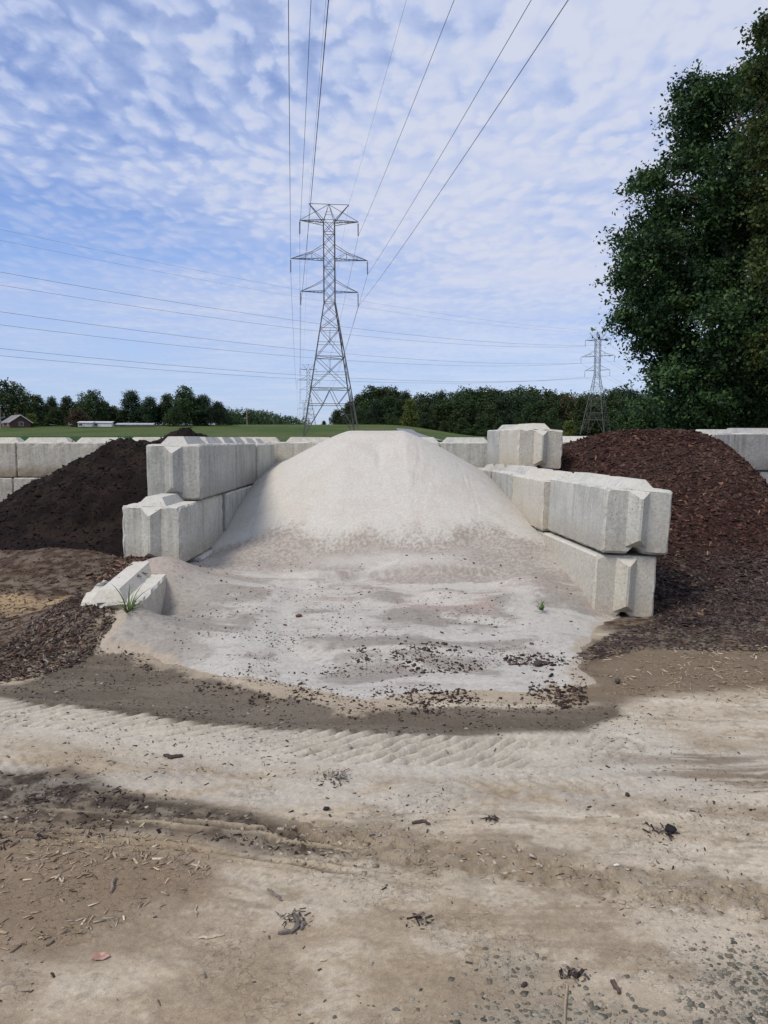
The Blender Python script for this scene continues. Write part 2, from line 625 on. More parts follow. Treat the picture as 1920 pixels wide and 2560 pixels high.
# ------------------------------------------------------------------ ground of the yard
TOE = [g(228, 1366, 0.17), g(300, 1400, 0.07)] + [g(*p) for p in [ (400, 1446), (520, 1478), (640, 1503), (770, 1533), (810, 1530), (900, 1515), (1050, 1508), (1180, 1515), (1275, 1473), (1235, 1440), (1255, 1400), (1305, 1352)]]
SAND_POLY = TOE + [(2.03, 7.22), (2.05, 7.5), (2.3, 8.0), (2.3, 13.5), (-2.35, 13.5), (-2.35, 7.9), (-2.45, 7.75), (-2.42, 7.25), (-2.0, 6.95), (-1.98, 6.6), (-2.25, 6.6)]
WET = [g(*p) for p in [(-160, 1500), (60, 1478), (150, 1425), (235, 1392), (330, 1415), (430, 1458), (560, 1492), (760, 1535), (900, 1530),
                       (1100, 1530), (1210, 1528), (1330, 1522), (1370, 1548), (1250, 1582), (1000, 1595), (800, 1592), (600, 1582),
                       (400, 1563), (200, 1540), (0, 1510), (-160, 1490)]]
DAMP = [g(*p) for p in [(1240, 1425), (1330, 1398), (1480, 1400), (1720, 1385), (1800, 1470), (1640, 1490), (1450, 1500), (1330, 1522), (1210, 1520), (1200, 1480)]]
MULCH_L = [g(*p) for p in [(-900, 1130), (330, 1150), (370, 1240), (235, 1330), (240, 1380), (120, 1440), (0, 1450), (-500, 1470)]]
MULCH_R = [g(*p) for p in [(1290, 1330), (1420, 1260), (1480, 1100), (2600, 1100), (2300, 1370), (1700, 1400), (1500, 1398), (1380, 1398), (1260, 1440)]]
DARKB = [g(*p) for p in [(-900, 1690), (-250, 1665), (60, 1668), (150, 1662), (230, 1700), (340, 1716), (440, 1742), (560, 1764), (660, 1800), (760, 1850), (640, 1845), (500, 1822), (380, 1808), (150, 1810), (-60, 1850), (-250, 1880), (-900, 1840)]]
BROWN = [g(*p) for p in [(-800, 1850), (-250, 1790), (150, 1800), (380, 1810), (440, 1850), (430, 1930), (300, 1990), (200, 2050), (60, 2120), (-300, 2150), (-800, 2060)]]
CRUST = [g(*p) for p in [(600, 1790), (760, 1815), (950, 1850), (1120, 1865), (1300, 1905), (1480, 1925), (1750, 1960)]]
RIDGE = [g(*p) for p in [(-100, 1770), (160, 1785), (380, 1805), (560, 1822), (760, 1850), (980, 1885)]]
TREAD_A = [g(*p) for p in [(-300, 1520), (-60, 1533), (150, 1546), (320, 1570), (500, 1594), (700, 1608), (830, 1614), (960, 1620), (1150, 1626), (1330, 1612)]]
TREAD_B = [g(*p) for p in [(-300, 1655), (0, 1670), (300, 1690), (600, 1702), (900, 1702), (1200, 1695), (1700, 1660)]]
RUT_R = [g(*p) for p in [(1000, 1640), (1300, 1640), (1500, 1655), (1750, 1690)]]
GCL = [g(1650, 2150) + (0.15, 0.20), g(1190, 2200) + (0.22, 0.08), g(1110, 2095) + (0.10, 0.08), g(1480, 2240) + (0.26, 0.08)]
GRAV = [g(*p) for p in [(560, 2230), (700, 2165), (860, 2150), (980, 2085), (1110, 2065), (1180, 2095), (1260, 2150), (1400, 2060), (1560, 2040), (1800, 2010), (1900, 2300), (560, 2350)]]


def mound(X, Y):
    return 0.24 * np.exp(-((X + 2.28) / 0.50) ** 2 - ((Y - 6.45) / 0.42) ** 2)


def ground_base(X, Y):
    """large shape of the yard: gentle rise to the left and right of the bay"""
    z = 0.34 * sstep(-X, 2.2, 4.2) * sstep(Y, 6.6, 10.2) + 0.10 * sstep(X, 2.5, 4.5) * sstep(Y, 6.8, 9.5)
    z = z + 0.03 * (fbm(X * 0.5, Y * 0.5, 3, 3) - 0.5)
    return z


def ground_z(X, Y):
    X = np.asarray(X, float)
    Y = np.asarray(Y, float)
    z = ground_base(X, Y)
    near = 1 - sstep(np.hypot(X, Y), 13, 22)
    z = z + near * 0.022 * (fbm(X * 2.2, Y * 2.2, 11, 4) - 0.5)
    z = z + near * 0.010 * (fbm(X * 11, Y * 11, 12, 3) - 0.5)
    rough = sstep(fbm(X * 1.3, Y * 2.2, 15, 3), 0.42, 0.62)
    z = z + near * rough * 0.012 * (fbm(X * 32, Y * 32, 14, 3) - 0.5)
    # tyre tread with slanted lugs
    d, sd, s = pline(X, Y, TREAD_A)
    wn_ = 0.5 * (fbm(X * 1.5, Y * 1.5, 21, 2) - 0.5)
    lug = np.sin((s - sd * 0.9 + wn_ * 0.16 + 0.09 * (fbm(X * 5, Y * 7, 24, 3) - 0.5)) * 2 * math.pi / 0.105)
    lug = np.clip(lug * 1.6, -1, 1)
    m = sstep(0.23 - d + 0.10 * (fbm(X * 4, Y * 6, 25, 3) - 0.5), 0, 0.06) * sstep(fbm(X * 1.1, Y * 2.0, 23, 3), 0.20, 0.36) * (0.5 + 1.0 * fbm(X * 6, Y * 9, 26, 2)) * (1 - sstep(X, 0.5, 2.0) * 0.8)
    z = z + m * (0.014 * lug - 0.005)
    d, sd, s = pline(X, Y, TREAD_B)
    lug = np.sin((s + np.abs(sd) * 0.6) * 2 * math.pi / 0.085) * np.sign(np.sin(sd * 2 * math.pi / 0.16))
    m = sstep(0.2 - d, 0, 0.05) * sstep(fbm(X * 1.4, Y * 2.0, 27, 3), 0.36, 0.55)
    z = z + m * (0.006 * lug - 0.005)
    # squeezed mud ridges that run along the rut
    d, sd, s = pline(X, Y, RIDGE)
    jag = 0.02 * (fbm(X * 9, Y * 9, 31, 3) - 0.5)
    rd = np.abs(((sd + jag + 0.03) / 0.052) % 1.0 - 0.5) * 2
    m = sstep(0.17 - d, 0, 0.06) * sstep(fbm(s * 2.2 + sd * 3, sd * 14, 33, 3), 0.36, 0.5) * sstep(X, -2.0, -1.2) * (1 - sstep(X, -0.25, 0.05))
    z = z + m * (0.02 * sstep(rd, 0.45, 0.95) - 0.008)
    # crusted flakes
    d, sd, s = pline(X, Y, CRUST)
    fl = fbm(X * 14, Y * 22, 35, 3)
    m = sstep(0.16 - d + 0.1 * (fbm(X * 3, Y * 3, 36, 2) - 0.5), 0, 0.1)
    z = z + m * (0.022 * sstep(fl, 0.48, 0.53) - 0.016)
    d, sd, s = pline(X, Y, RUT_R)
    m = sstep(0.22 - d, 0, 0.12)
    z = z + m * 0.012 * (fbm(X * 2.0, Y * 22, 37, 3) - 0.5)
    z = z + mound(X, Y) + 0.10 * np.exp(-((X + 2.75) / 0.30) ** 2 - ((Y - 6.5) / 0.36) ** 2) + 0.16 * np.exp(-((X + 2.9) / 0.35) ** 2 - ((Y - 7.2) / 0.6) ** 2)
    # smooth wet band slightly dished
    wv = sdf(X, Y, WET)
    z = z - 0.025 * sstep(-wv, 0.0, 0.25)
    # loose mulch is lumpy
    mv = np.minimum(sdf(X, Y, MULCH_L), sdf(X, Y, MULCH_R))
    z = z + sstep(-mv, -0.1, 0.4) * (0.035 * (fbm(X * 4, Y * 4, 39, 4) - 0.35))
    return z


def ground_col(X, Y):
    n1 = fbm(X * 0.9, Y * 1.6, 41, 5)
    n2 = fbm(X * 3.1, Y * 6.5, 42, 5, 0.6)
    n3 = fbm(X * 12, Y * 16, 43, 4, 0.65)
    c = np.empty(X.shape + (3,))
    c[:] = (0.42, 0.365, 0.29)
    c = lerp3(c, (0.53, 0.485, 0.41), sstep(n2, 0.42, 0.66) * 0.9)
    c = lerp3(c, (0.33, 0.265, 0.19), sstep(n1, 0.48, 0.66) * 0.7)
    c = lerp3(c, (0.23, 0.18, 0.13), sstep(n3, 0.56, 0.74) * 0.55)
    c = lerp3(c, (0.33, 0.262, 0.185), (1 - sstep(Y, 2.0, 3.1)) * sstep(n2, 0.42, 0.60) * 0.6)
    q_ = Y + 0.22 * X + 0.5 * (fbm(X * 0.4, Y * 0.4, 145, 2) - 0.5)
    b1 = fbm(X * 0.55, q_ * 5.5, 146, 5, 0.6)
    b2 = fbm(X * 1.6, q_ * 20.0, 147, 4, 0.6)
    nr = 1 - sstep(Y, 2.6, 3.6)
    m5 = fbm(X * 2.6 + 0.6 * n1, Y * 3.6, 148, 5, 0.62)
    m6 = fbm(X * 26, Y * 30, 149, 3, 0.7)
    b1 = 0.5 + (b1 - 0.5) * (1 - 0.55 * nr)
    c = lerp3(c, (0.50, 0.455, 0.385), sstep(b1, 0.52, 0.68) * 0.6)
    c = lerp3(c, (0.29, 0.24, 0.18), (1 - sstep(b1, 0.34, 0.48)) * 0.5)
    c = lerp3(c, (0.25, 0.205, 0.155), sstep(b2, 0.58, 0.74) * 0.55)
    c = lerp3(c, (0.48, 0.43, 0.355), sstep(m5 + 0.25 * (m6 - 0.5), 0.50, 0.64) * (0.3 + 0.4 * nr))
    c = lerp3(c, (0.27, 0.215, 0.155), (1 - sstep(m5 + 0.25 * (m6 - 0.5), 0.34, 0.48)) * (0.2 + 0.4 * nr))
    c = lerp3(c, (0.21, 0.17, 0.13), sstep(m6, 0.60, 0.76) * 0.5)
    # stone dust where the gravel is pressed in
    for (gx_, gy_, sx_, sy_) in GCL:
        e = np.exp(-((X - gx_) / sx_) ** 2 - ((Y - gy_) / sy_) ** 2)
        c = lerp3(c, (0.29, 0.262, 0.215), np.clip(e * 1.1 * (0.3 + n3), 0, 0.7))
    # grey washed strip where the loader drives
    d, sd, s = pline(X, Y, TREAD_A)
    c = lerp3(c, (0.47, 0.45, 0.405), sstep(0.50 - d, 0, 0.25) * 0.75)
    wn_ = 0.5 * (fbm(X * 1.5, Y * 1.5, 21, 2) - 0.5)
    lug = np.sin((s - sd * 0.9 + wn_ * 0.16 + 0.09 * (fbm(X * 5, Y * 7, 24, 3) - 0.5)) * 2 * math.pi / 0.105)
    mt = sstep(0.23 - d + 0.10 * (fbm(X * 4, Y * 6, 25, 3) - 0.5), 0, 0.06) * sstep(fbm(X * 1.1, Y * 2.0, 23, 3), 0.20, 0.36) * (1 - sstep(X, 0.5, 2.0) * 0.8)
    c = lerp3(c, (0.24, 0.205, 0.165), mt * sstep(-lug + 1.0 * (n3 - 0.5), 0.35, 0.9) * 0.85 * sstep(fbm(X * 2, Y * 5, 46, 3), 0.30, 0.5))  # dark crescents in the lug grooves: damp soil plus groove shade painted in
    # paler dried crests along the squeezed ridges
    d, sd, s = pline(X, Y, RIDGE)
    jag = 0.02 * (fbm(X * 9, Y * 9, 31, 3) - 0.5)
    rd = np.abs(((sd + jag + 0.03) / 0.052) % 1.0 - 0.5) * 2
    mr = sstep(0.17 - d, 0, 0.06) * sstep(fbm(s * 2.2 + sd * 3, sd * 14, 33, 3), 0.36, 0.5) * sstep(X, -2.0, -1.2) * (1 - sstep(X, -0.25, 0.05))
    ridge_hi, ridge_lo = mr * sstep(rd, 0.62, 0.9), mr * (1 - sstep(rd, 0.3, 0.6))
    d, sd, s = pline(X, Y, TREAD_B)
    c = lerp3(c, (0.42, 0.40, 0.365), sstep(0.25 - d, -0.1, 0.1) * sstep(n2, 0.4, 0.55) * 0.6)
    d, sd, s = pline(X, Y, CRUST)
    c = lerp3(c, (0.215, 0.172, 0.125), sstep(0.19 - d + 0.3 * (n2 - 0.5) + 0.12 * (n3 - 0.5), 0, 0.14) * 0.7 * sstep(X, -0.9, 0.0))
    d, sd, s = pline(X, Y, RUT_R)
    st = fbm(X * 1.2, Y * 18, 47, 4)
    c = lerp3(c, (0.17, 0.135, 0.105), sstep(0.35 - d, 0, 0.2) * sstep(st, 0.5, 0.66) * sstep(X, 0.8, 1.8) * 0.8)
    warp = 0.35 * (fbm(X * 2.6, Y * 2.6, 44, 4) - 0.5) + 0.10 * (n3 - 0.5)
    v = sdf(X, Y, DARKB) + warp * 0.7
    c = lerp3(c, (0.062, 0.049, 0.039), sstep(-v, -0.05, 0.09) * (0.62 + 0.38 * sstep(n3, 0.35, 0.6)))
    c = lerp3(c, (0.11, 0.09, 0.07), ridge_lo * 0.7)
    c = lerp3(c, (0.40, 0.345, 0.26), ridge_hi * 0.9)
    v = sdf(X, Y, BROWN) + warp
    c = lerp3(c, (0.205, 0.155, 0.11), sstep(-v, -0.2, 0.2) * 0.85)
    v = sdf(X, Y, DAMP) + warp * 0.8
    c = lerp3(c, (0.155, 0.12, 0.085), sstep(-v, -0.12, 0.12) * 0.92)
    v = sdf(X, Y, WET) + warp * 0.35
    wcol = lerp3(np.broadcast_to((0.120, 0.102, 0.080), c.shape), (0.15, 0.13, 0.106), sstep(fbm(X * 1.5, Y * 9, 48, 4), 0.4, 0.65))
    c = c * (1 - sstep(-v, -0.04, 0.05)[..., None]) + wcol * sstep(-v, -0.04, 0.05)[..., None]
    v = sdf(X, Y, SAND_POLY) + 0.30 * (fbm(X * 3.5, Y * 3.5, 172, 4) - 0.5) + 0.12 * (fbm(X * 18, Y * 18, 173, 3) - 0.5)
    c = lerp3(c, (0.36, 0.305, 0.24), (1 - sstep(v, 0.0, 0.09)) * (1 - sstep(Y, 6.9, 7.5)) * 0.75)
    ms = np.minimum(sdf(X, Y, MULCH_L), sdf(X, Y, MULCH_R))
    v = ms + warp * 1.2
    c = lerp3(c, (0.06, 0.038, 0.028), sstep(-v, -0.12, 0.15) * (0.75 + 0.25 * sstep(n3, 0.4, 0.6)))
    # bare tan patch in the left mulch
    px, py = g(70, 1315)
    e = ((X - px) / 0.75) ** 2 + ((Y - py) / 0.42) ** 2
    c = lerp3(c, (0.36, 0.27, 0.165), (1 - sstep(e + 2.2 * (n2 - 0.5), 0.25, 1.0)) * 0.9)
    c = c * np.array((0.975, 0.955, 0.90))
    far = sstep(np.hypot(X, Y), 16, 26)
    c = lerp3(c, (0.22, 0.19, 0.14), far * 0.6)
    return c


def axis(segs):
    out_ = []
    for a, b, st in segs:
        out_.append(np.arange(a, b, st))
    return np.concatenate(out_)


gx = np.concatenate([[-60, -45, -34, -26, -20, -16, -13, -11], axis([(-9.5, -5, 0.06), (-5, -2.4, 0.02), (-2.4, 2.4, 0.0115), (2.4, 5, 0.02), (5, 9.5, 0.06)]), [9.5, 11, 13, 16, 20, 26, 34, 45, 60]])
gy = np.concatenate([[-40, -25, -15, -9, -5, -2.5, -1, 0.2], axis([(0.8, 3.4, 0.0085), (3.4, 5.6, 0.014), (5.6, 8.4, 0.026), (8.4, 14, 0.1)]), [14, 15, 16, 18, 20, 22.5, 26]])
XX, YY = np.meshgrid(gx, gy)
ZZ = ground_z(XX, YY)
CC = ground_col(XX, YY)
nx, ny = len(gx), len(gy)
idx = np.arange(nx * ny).reshape(ny, nx)
quads = np.stack([idx[:-1, :-1], idx[:-1, 1:], idx[1:, 1:], idx[1:, :-1]], -1).reshape(-1, 4)
ground = link("ground", mesh_np("ground", np.stack([XX, YY, ZZ], -1).reshape(-1, 3), quads, CC.reshape(-1, 3), smooth=True), M_ground)
kind(ground, "structure")

# ------------------------------------------------------------------ field beyond the yard (rises to a low crest, then falls away)
FY = [-50, 20, 26, 40, 60, 100, 135, 200, 260, 300, 340, 420, 600, 1000, 2000, 6000]
FZ = [-0.12, -0.12, -0.02, 0.7, 1.1, 1.65, 2.2, 4.0, 6.5, 7.6, 7.9, 6.4, 3.0, 0.0, -6, -30]


def field_z(X, Y):
    X = np.asarray(X, float)
    Y = np.asarray(Y, float)
    z = np.interp(np.maximum(Y, -50), FY, FZ)
    rt = X / np.maximum(Y, 30)
    f = 1 - 0.62 * sstep(rt, 0.0, 0.14) * sstep(Y, 60, 160)
    z = z * f
    z = z + 0.25 * (fbm(X * 0.03, Y * 0.03, 51, 3) - 0.5) * sstep(Y, 40, 90)
    return z


fx = np.concatenate([np.array([-6000, -3000, -1500, -900, -600, -420]), np.arange(-300, 300, 5.0), np.array([300, 420, 600, 900, 1500, 3000, 6000])])
fy = np.concatenate([np.array([-3000, -800, -200, -80, -41, -20, 0, 12, 20, 26]), np.arange(30, 120, 3.0), np.arange(120, 480, 6.0), np.array([480, 560, 650, 800, 1000, 1400, 2000, 3500, 6000])])
XX, YY = np.meshgrid(fx, fy)
ZZ = field_z(XX, YY)
idx = np.arange(len(fx) * len(fy)).reshape(len(fy), len(fx))
quads = np.stack([idx[:-1, :-1], idx[:-1, 1:], idx[1:, 1:], idx[1:, :-1]], -1).reshape(-1, 4)
mF, tF, bF = new_mat("meadow_grass_surface")
coF = N(tF, "ShaderNodeTexCoord")
mpF = N(tF, "ShaderNodeMapping")
mpF.inputs["Scale"].default_value = (0.05, 0.022, 0.05)
L(tF, coF.outputs["Object"], mpF.inputs["Vector"])
nF = N(tF, "ShaderNodeTexNoise", i_Scale=1.0, i_Detail=7.0, i_Roughness=0.6)
L(tF, mpF.outputs[0], nF.inputs["Vector"])
nF2 = N(tF, "ShaderNodeTexNoise", i_Scale=1.5, i_Detail=4.0)
L(tF, coF.outputs["Object"], nF2.inputs["Vector"])
spF = N(tF, "ShaderNodeSeparateXYZ")
L(tF, coF.outputs["Object"], spF.inputs[0])
cF = mixc(tF, maprange(tF, nF.outputs["Fac"], 0.35, 0.65), (0.050, 0.086, 0.024), (0.088, 0.106, 0.040))
cropf = math_n(tF, 'MULTIPLY', maprange(tF, spF.outputs[1], 135, 150, 1, 0), maprange(tF, math_n(tF, 'ADD', spF.outputs[0], math_n(tF, 'MULTIPLY', spF.outputs[1], 0.235)), 2, 12, 1, 0))
cF = mixc(tF, cropf, cF, (0.022, 0.066, 0.02))
fF = maprange(tF, nF2.outputs["Fac"], 0.3, 0.7, 0.65, 1.25)
vF = N(tF, "ShaderNodeVectorMath", operation='SCALE')
L(tF, cF, vF.inputs[0])
L(tF, fF, vF.inputs["Scale"])
L(tF, vF.outputs[0], bF.inputs["Base Color"])
bF.inputs["Roughness"].default_value = 1.0
bF.inputs["Specular IOR Level"].default_value = 0.05
fld = link("field", mesh_np("field", np.stack([XX, YY, ZZ], -1).reshape(-1, 3), quads, smooth=True), mF)
kind(fld, "structure")

# narrow asphalt road that crosses the field on the right
rp = [at(1010, 1077, 232), at(1018, 1080, 200), at(1040, 1085, 165), at(1075, 1088, 130), at(1130, 1088, 110), at(1300, 1092, 90)]
rp = [(-0, 0)] and [(p[0], p[1]) for p in rp]
rv, rf = [], []
for k, (x, y) in enumerate(rp):
    a = rp[max(k - 1, 0)]
    b = rp[min(k + 1, len(rp) - 1)]
    dx, dy = b[0] - a[0], b[1] - a[1]
    ln = math.hypot(dx, dy)
    for s in (-2.4, 2.4):
        qx, qy = x - dy / ln * s, y + dx / ln * s
        rv.append((qx, qy, float(field_z(qx, qy)) + 0.12))
for k in range(len(rp) - 1):
    rf.append((2 * k, 2 * k + 1, 2 * k + 3, 2 * k + 2))
kind(link("road", mesh_np("road", rv, rf), M_asph), "structure")

# ------------------------------------------------------------------ concrete blocks
def block_mesh(Lg, W=0.61, H=0.61, tongue=False, knobs=2, groove=True, seed=0, chip=0.006, broken=None):
    r = np.random.default_rng(seed)
    ch = 0.018
    hw = W / 2
    prof = []

    def seg(p, q, n):
        for i in range(n):
            t = i / n
            prof.append((p[0] + (q[0] - p[0]) * t, p[1] + (q[1] - p[1]) * t))
    gb = 0.085 if groove else 0.001
    gh = 0.075 if groove else 0.001
    seg((-hw + ch, H), (-hw, H - ch), 1)
    seg((-hw, H - ch), (-hw, ch), 8)
    seg((-hw, ch), (-hw + ch, 0), 1)
    seg((-hw + ch, 0), (-gb, 0), 3)
    seg((-gb, 0), (-0.012, gh), 2)
    seg((-0.012, gh), (0.012, gh), 1)
    seg((0.012, gh), (gb, 0), 2)
    seg((gb, 0), (hw - ch, 0), 3)
    seg((hw - ch, 0), (hw, ch), 1)
    seg((hw, ch), (hw, H - ch), 8)
    seg((hw, H - ch), (hw - ch, H), 1)
    seg((hw - ch, H), (-hw + ch, H), 8)
    P = np.array(prof)
    n = len(P)
    ys = np.concatenate([[0.0, 0.02], np.linspace(0.02, Lg - 0.02, max(6, int(Lg / 0.075)))[1:-1], [Lg - 0.02, Lg]])
    V = []
    cx, cz = 0.0, H / 2
    for k, y in enumerate(ys):
        e = 0.022 if k in (0, len(ys) - 1) else 0.0
        q = P.copy()
        q[:, 0] = cx + (q[:, 0] - cx) * (1 - e / hw)
        q[:, 1] = cz + (q[:, 1] - cz) * (1 - e / (H / 2))
        V.append(np.column_stack([q[:, 0], np.full(n, y), q[:, 1]]))
    V = np.array(V)
    # worn arrises: pull corner points inwards by noise
    S = V.reshape(-1, 3)
    edge = (np.abs(np.abs(S[:, 0]) - hw) < ch * 1.5).astype(int) + ((S[:, 2] < ch * 1.5) | (S[:, 2] > H - ch * 1.5)).astype(int) + ((S[:, 1] < 0.03) | (S[:, 1] > Lg - 0.03)).astype(int)
    amt = np.where(edge >= 2, chip * np.maximum(0, r.random(len(S)) * 1.8 - 0.6), 0)
    amt += 0.003 * (r.random(len(S)) - 0.5)
    dirv = np.array([0, Lg / 2, H / 2]) - S
    dirv[:, 1] *= 0.3
    dirv /= np.linalg.norm(dirv, axis=1)[:, None] + 1e-9
    S = S + dirv * amt[:, None]
    if broken is not None:
        S = broken(S, r)
    m = len(ys)
    verts = [tuple(p) for p in S]
    faces = []
    for k in range(m - 1):
        for i in range(n):
            j = (i + 1) % n
            faces.append((k * n + i, k * n + j, (k + 1) * n + j, (k + 1) * n + i))
    # end caps as fans on the far side, one n-gon on each end
    faces.append(tuple(range(n - 1, -1, -1)))
    faces.append(tuple((m - 1) * n + i for i in range(n)))

    def frustum(base, top):
        b = len(verts)
        for p in base + top:
            verts.append(tuple(np.array(p) + 0.004 * (r.random(3) - 0.5)))
        faces.append((b + 4, b + 5, b + 6, b + 7))
        for i in range(4):
            j = (i + 1) % 4
            faces.append((b + i, b + j, b + 4 + j, b + 4 + i))
    if knobs:
        kl = Lg / knobs
        for q in range(knobs):
            y0, y1 = q * kl + 0.055, (q + 1) * kl - 0.055
            if q == 0:
                y0 = 0.02
            a, c, zt = 0.155, 0.085, H + 0.085
            z0 = H - 0.006
            frustum([(-a, y0, z0), (a, y0, z0), (a, y1, z0), (-a, y1, z0)],
                    [(-c, y0 + 0.085, zt), (c, y0 + 0.085, zt), (c, y1 - 0.085, zt), (-c, y1 - 0.085, zt)])
    if tongue:
        a, d = 0.105, 0.075
        z0, z1 = 0.065, H - 0.022
        frustum([(-a, 0.004, z0), (a, 0.004, z0), (a, 0.004, z1), (-a, 0.004, z1)],
                [(-0.012, -d, z0 + 0.07), (0.012, -d, z0 + 0.07), (0.012, -d, z1 - 0.07), (-0.012, -d, z1 - 0.07)])
    me = bpy.data.meshes.new("concrete_block")
    me.from_pydata(verts, [], faces)
    me.update()
    return me


def loop_bm(y, z, r=0.055, along=True):
    b = MB()
    pts = []
    for i in range(13):
        t = math.pi * i / 12
        pts.append((0.0, y + math.cos(t) * r, z - 0.01 + math.sin(t) * r * 1.25) if along else (math.cos(t) * r, y, z - 0.01 + math.sin(t) * r * 1.25))
    b.tube(pts, 0.007, 6)
    return b


BLK = [0]


def block(loc, yaw, label, mat, Lg=1.83, W=0.61, H=0.61, tongue=False, knobs=2, roll=0.0, pitch=0.0, group=None, loop=False, loop_mat=None, **kw):
    BLK[0] += 1
    me_ = block_mesh(Lg, W, H, tongue, knobs, seed=BLK[0] * 13, **kw)
    o = link("concrete_block", me_, mat)
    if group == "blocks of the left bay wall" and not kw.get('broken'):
        me_.materials.append(M_conc_shade_side)      # right-hand face: streaked, and its shade is put into the darker colour
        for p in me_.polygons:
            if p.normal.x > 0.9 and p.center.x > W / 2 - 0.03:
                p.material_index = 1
    o.rotation_mode = 'XYZ'
    o.location = loc
    o.rotation_euler = (R(pitch), R(roll), R(yaw))
    tag(o, label, "concrete block", group)
    if loop:
        loop_bm(Lg / 2, H, 0.062).build("lifting_loop", loop_mat or M_rust, o)
    return o


GL, GR, GB = "blocks of the left bay wall", "blocks of the right bay wall", "blocks of the back wall"


def lx(Y, half=0.305):     # centre line of the left wall
    return -2.0 + 0.0177 * (Y - 8.44) - half


def rx(Y, half=0.305):     # centre line of the right wall
    return 2.567 - 0.073 * Y + half


# left wall, top course
block((lx(8.44), 8.44, 1.045), -1.0, "pale tongue-ended concrete block on the top course, at the front end of the left wall", M_conc_grey, tongue=True, group=GL, loop=True)
block((lx(10.30), 10.30, 1.045), -1.0, "grey concrete block second from the front on the left wall's top course", M_conc_grey, Lg=1.42, group=GL)
block((lx(11.74) + 0.035, 11.74, 1.03), -1.6, "paler concrete block at the back end of the left wall's top course", M_conc, Lg=1.45, group=GL)
# left wall, middle course
block((-2.075 - 0.305, 7.80, 0.42), -1.6, "rough pitted concrete block jutting forward below the left wall's front top block", M_conc, tongue=True, roll=0.6, group=GL, loop=True, chip=0.012)
block((lx(9.65), 9.65, 0.42), -1.0, "grey concrete block in the left wall's middle course, sand sloping across it", M_conc_grey, group=GL)


def broken_corner(S, r):
    d = np.maximum(0, 0.30 - S[:, 1]) * np.maximum(0, -S[:, 0] - 0.02) * np.maximum(0, S[:, 2] - 0.35)
    S = S.copy()
    k = np.clip(d * 110, 0, 1)
    nz = 0.2 + 1.5 * r.random(len(S))
    S[:, 2] -= 0.10 * k * nz
    S[:, 1] += 0.05 * k * nz
    return S


block((-2.34, 6.50, -0.285), 1.5, "low broken concrete block half buried in sand and mulch beside the grass tuft", M_conc_cream, tongue=False, knobs=1, Lg=1.25, roll=-2.5, pitch=5.0, group=GL, chip=0.016, broken=broken_corner)
block((lx(8.36), 8.36, -0.20), -1.0, "buried concrete block peeping out under the left wall's middle course", M_conc_grey, group=GL)
# right wall, bottom course
block((1.99 + 0.305, 7.26, -0.01), 4.2, "pale concrete block on the ground at the front of the right wall, yellowish streaks", M_conc_cream, W=0.61, tongue=True, knobs=0, roll=2.2, group=GR)
block((rx(9.12), 9.12, -0.01), 4.2, "bottom concrete block behind the front one on the right wall, mostly under sand", M_conc_grey, group=GR, knobs=0)
# right wall, middle course
block((2.055 + 0.325, 7.22, 0.622), 4.2, "large leaning concrete block on the middle course at the front of the right wall", M_conc, W=0.65, H=0.62, tongue=True, roll=2.9, pitch=0, group=GR)
block((rx(9.11) - 0.035, 9.11, 0.622), 4.6, "rough-cornered concrete block second from the front in the right wall's middle course", M_conc_cream, Lg=1.46, group=GR, chip=0.012)
block((rx(10.63) - 0.045, 10.63, 0.628), 3.8, "smooth concrete block in the right wall's middle course under the tilted top block", M_conc_grey, Lg=1.26, group=GR)
block((rx(11.95) - 0.07, 11.95, 0.622), 4.4, "last grey concrete block of the right wall's middle course, touching the back wall", M_conc_grey, Lg=1.2, group=GR)
# right wall, top course: two blocks set askew
block((1.97 + 0.345, 11.46, 1.262), 8.8, "cream concrete block set askew on top of the right wall, its corner rough and broken", M_conc_cream, Lg=0.96, W=0.70, H=0.60, tongue=True, knobs=1, roll=1.6, group=GR, chip=0.014)
block((1.825 + 0.305, 12.46, 1.255), 8.8, "grey concrete block behind the askew cream block on the right wall", M_conc_grey, Lg=0.62, knobs=1, group=GR)

# back wall (local +Y of a block runs towards -X)
YB = 13.62


def back(x0, z, label, mat, Y=YB, loop=False, yaw=90.0, lm=None, **kw):
    return block((x0, Y, z), yaw, label, mat, group=GB, loop=loop, loop_mat=lm, **kw)


back(-0.86, 1.055, "back wall block with a bright lifting loop, left of the sand pile's crest", M_conc_old, loop=True, lm=M_steel, chip=0.011)
back(0.97, 1.055, "back wall block mostly hidden behind the sand pile's crest", M_conc)
back(2.80, 1.05, "plain back wall block right of the sand pile, against the right wall", M_conc, chip=0.011)
back(-2.69, 1.055, "back wall block showing just its top above the dark mulch pile", M_conc_old, loop=True)
back(-4.52, 1.05, "stained back wall block with a rusty loop, left of the dark mulch pile", M_conc_old, loop=True, chip=0.011)
back(-6.35, 1.05, "stained back wall block on the top course at the left picture edge", M_conc_old, loop=True)
back(-4.60, 0.44, "lower course back wall block partly covered by the dark mulch pile", M_conc_old, knobs=0)
back(-6.43, 0.44, "lower course back wall block at the left picture edge above loose mulch", M_conc_old, knobs=0)
back(4.63, 1.07, "back wall block showing only its white top behind the red-brown mulch pile", M_conc)
back(6.30, 1.19, "pale back wall block behind the right shoulder of the red-brown mulch pile", M_conc)
back(7.42, 1.20, "dark stained block on the top course at the right picture edge", M_conc_dark, Y=12.85, yaw=91.5)
back(7.46, 0.58, "dark block under the top one at the right picture edge", M_conc_dark, Y=12.88, yaw=91.5, knobs=0)
back(5.62, 0.58, "lower course grey block at the foot of the red-brown pile's right slope", M_conc_dark, Y=13.3, yaw=90, knobs=0)

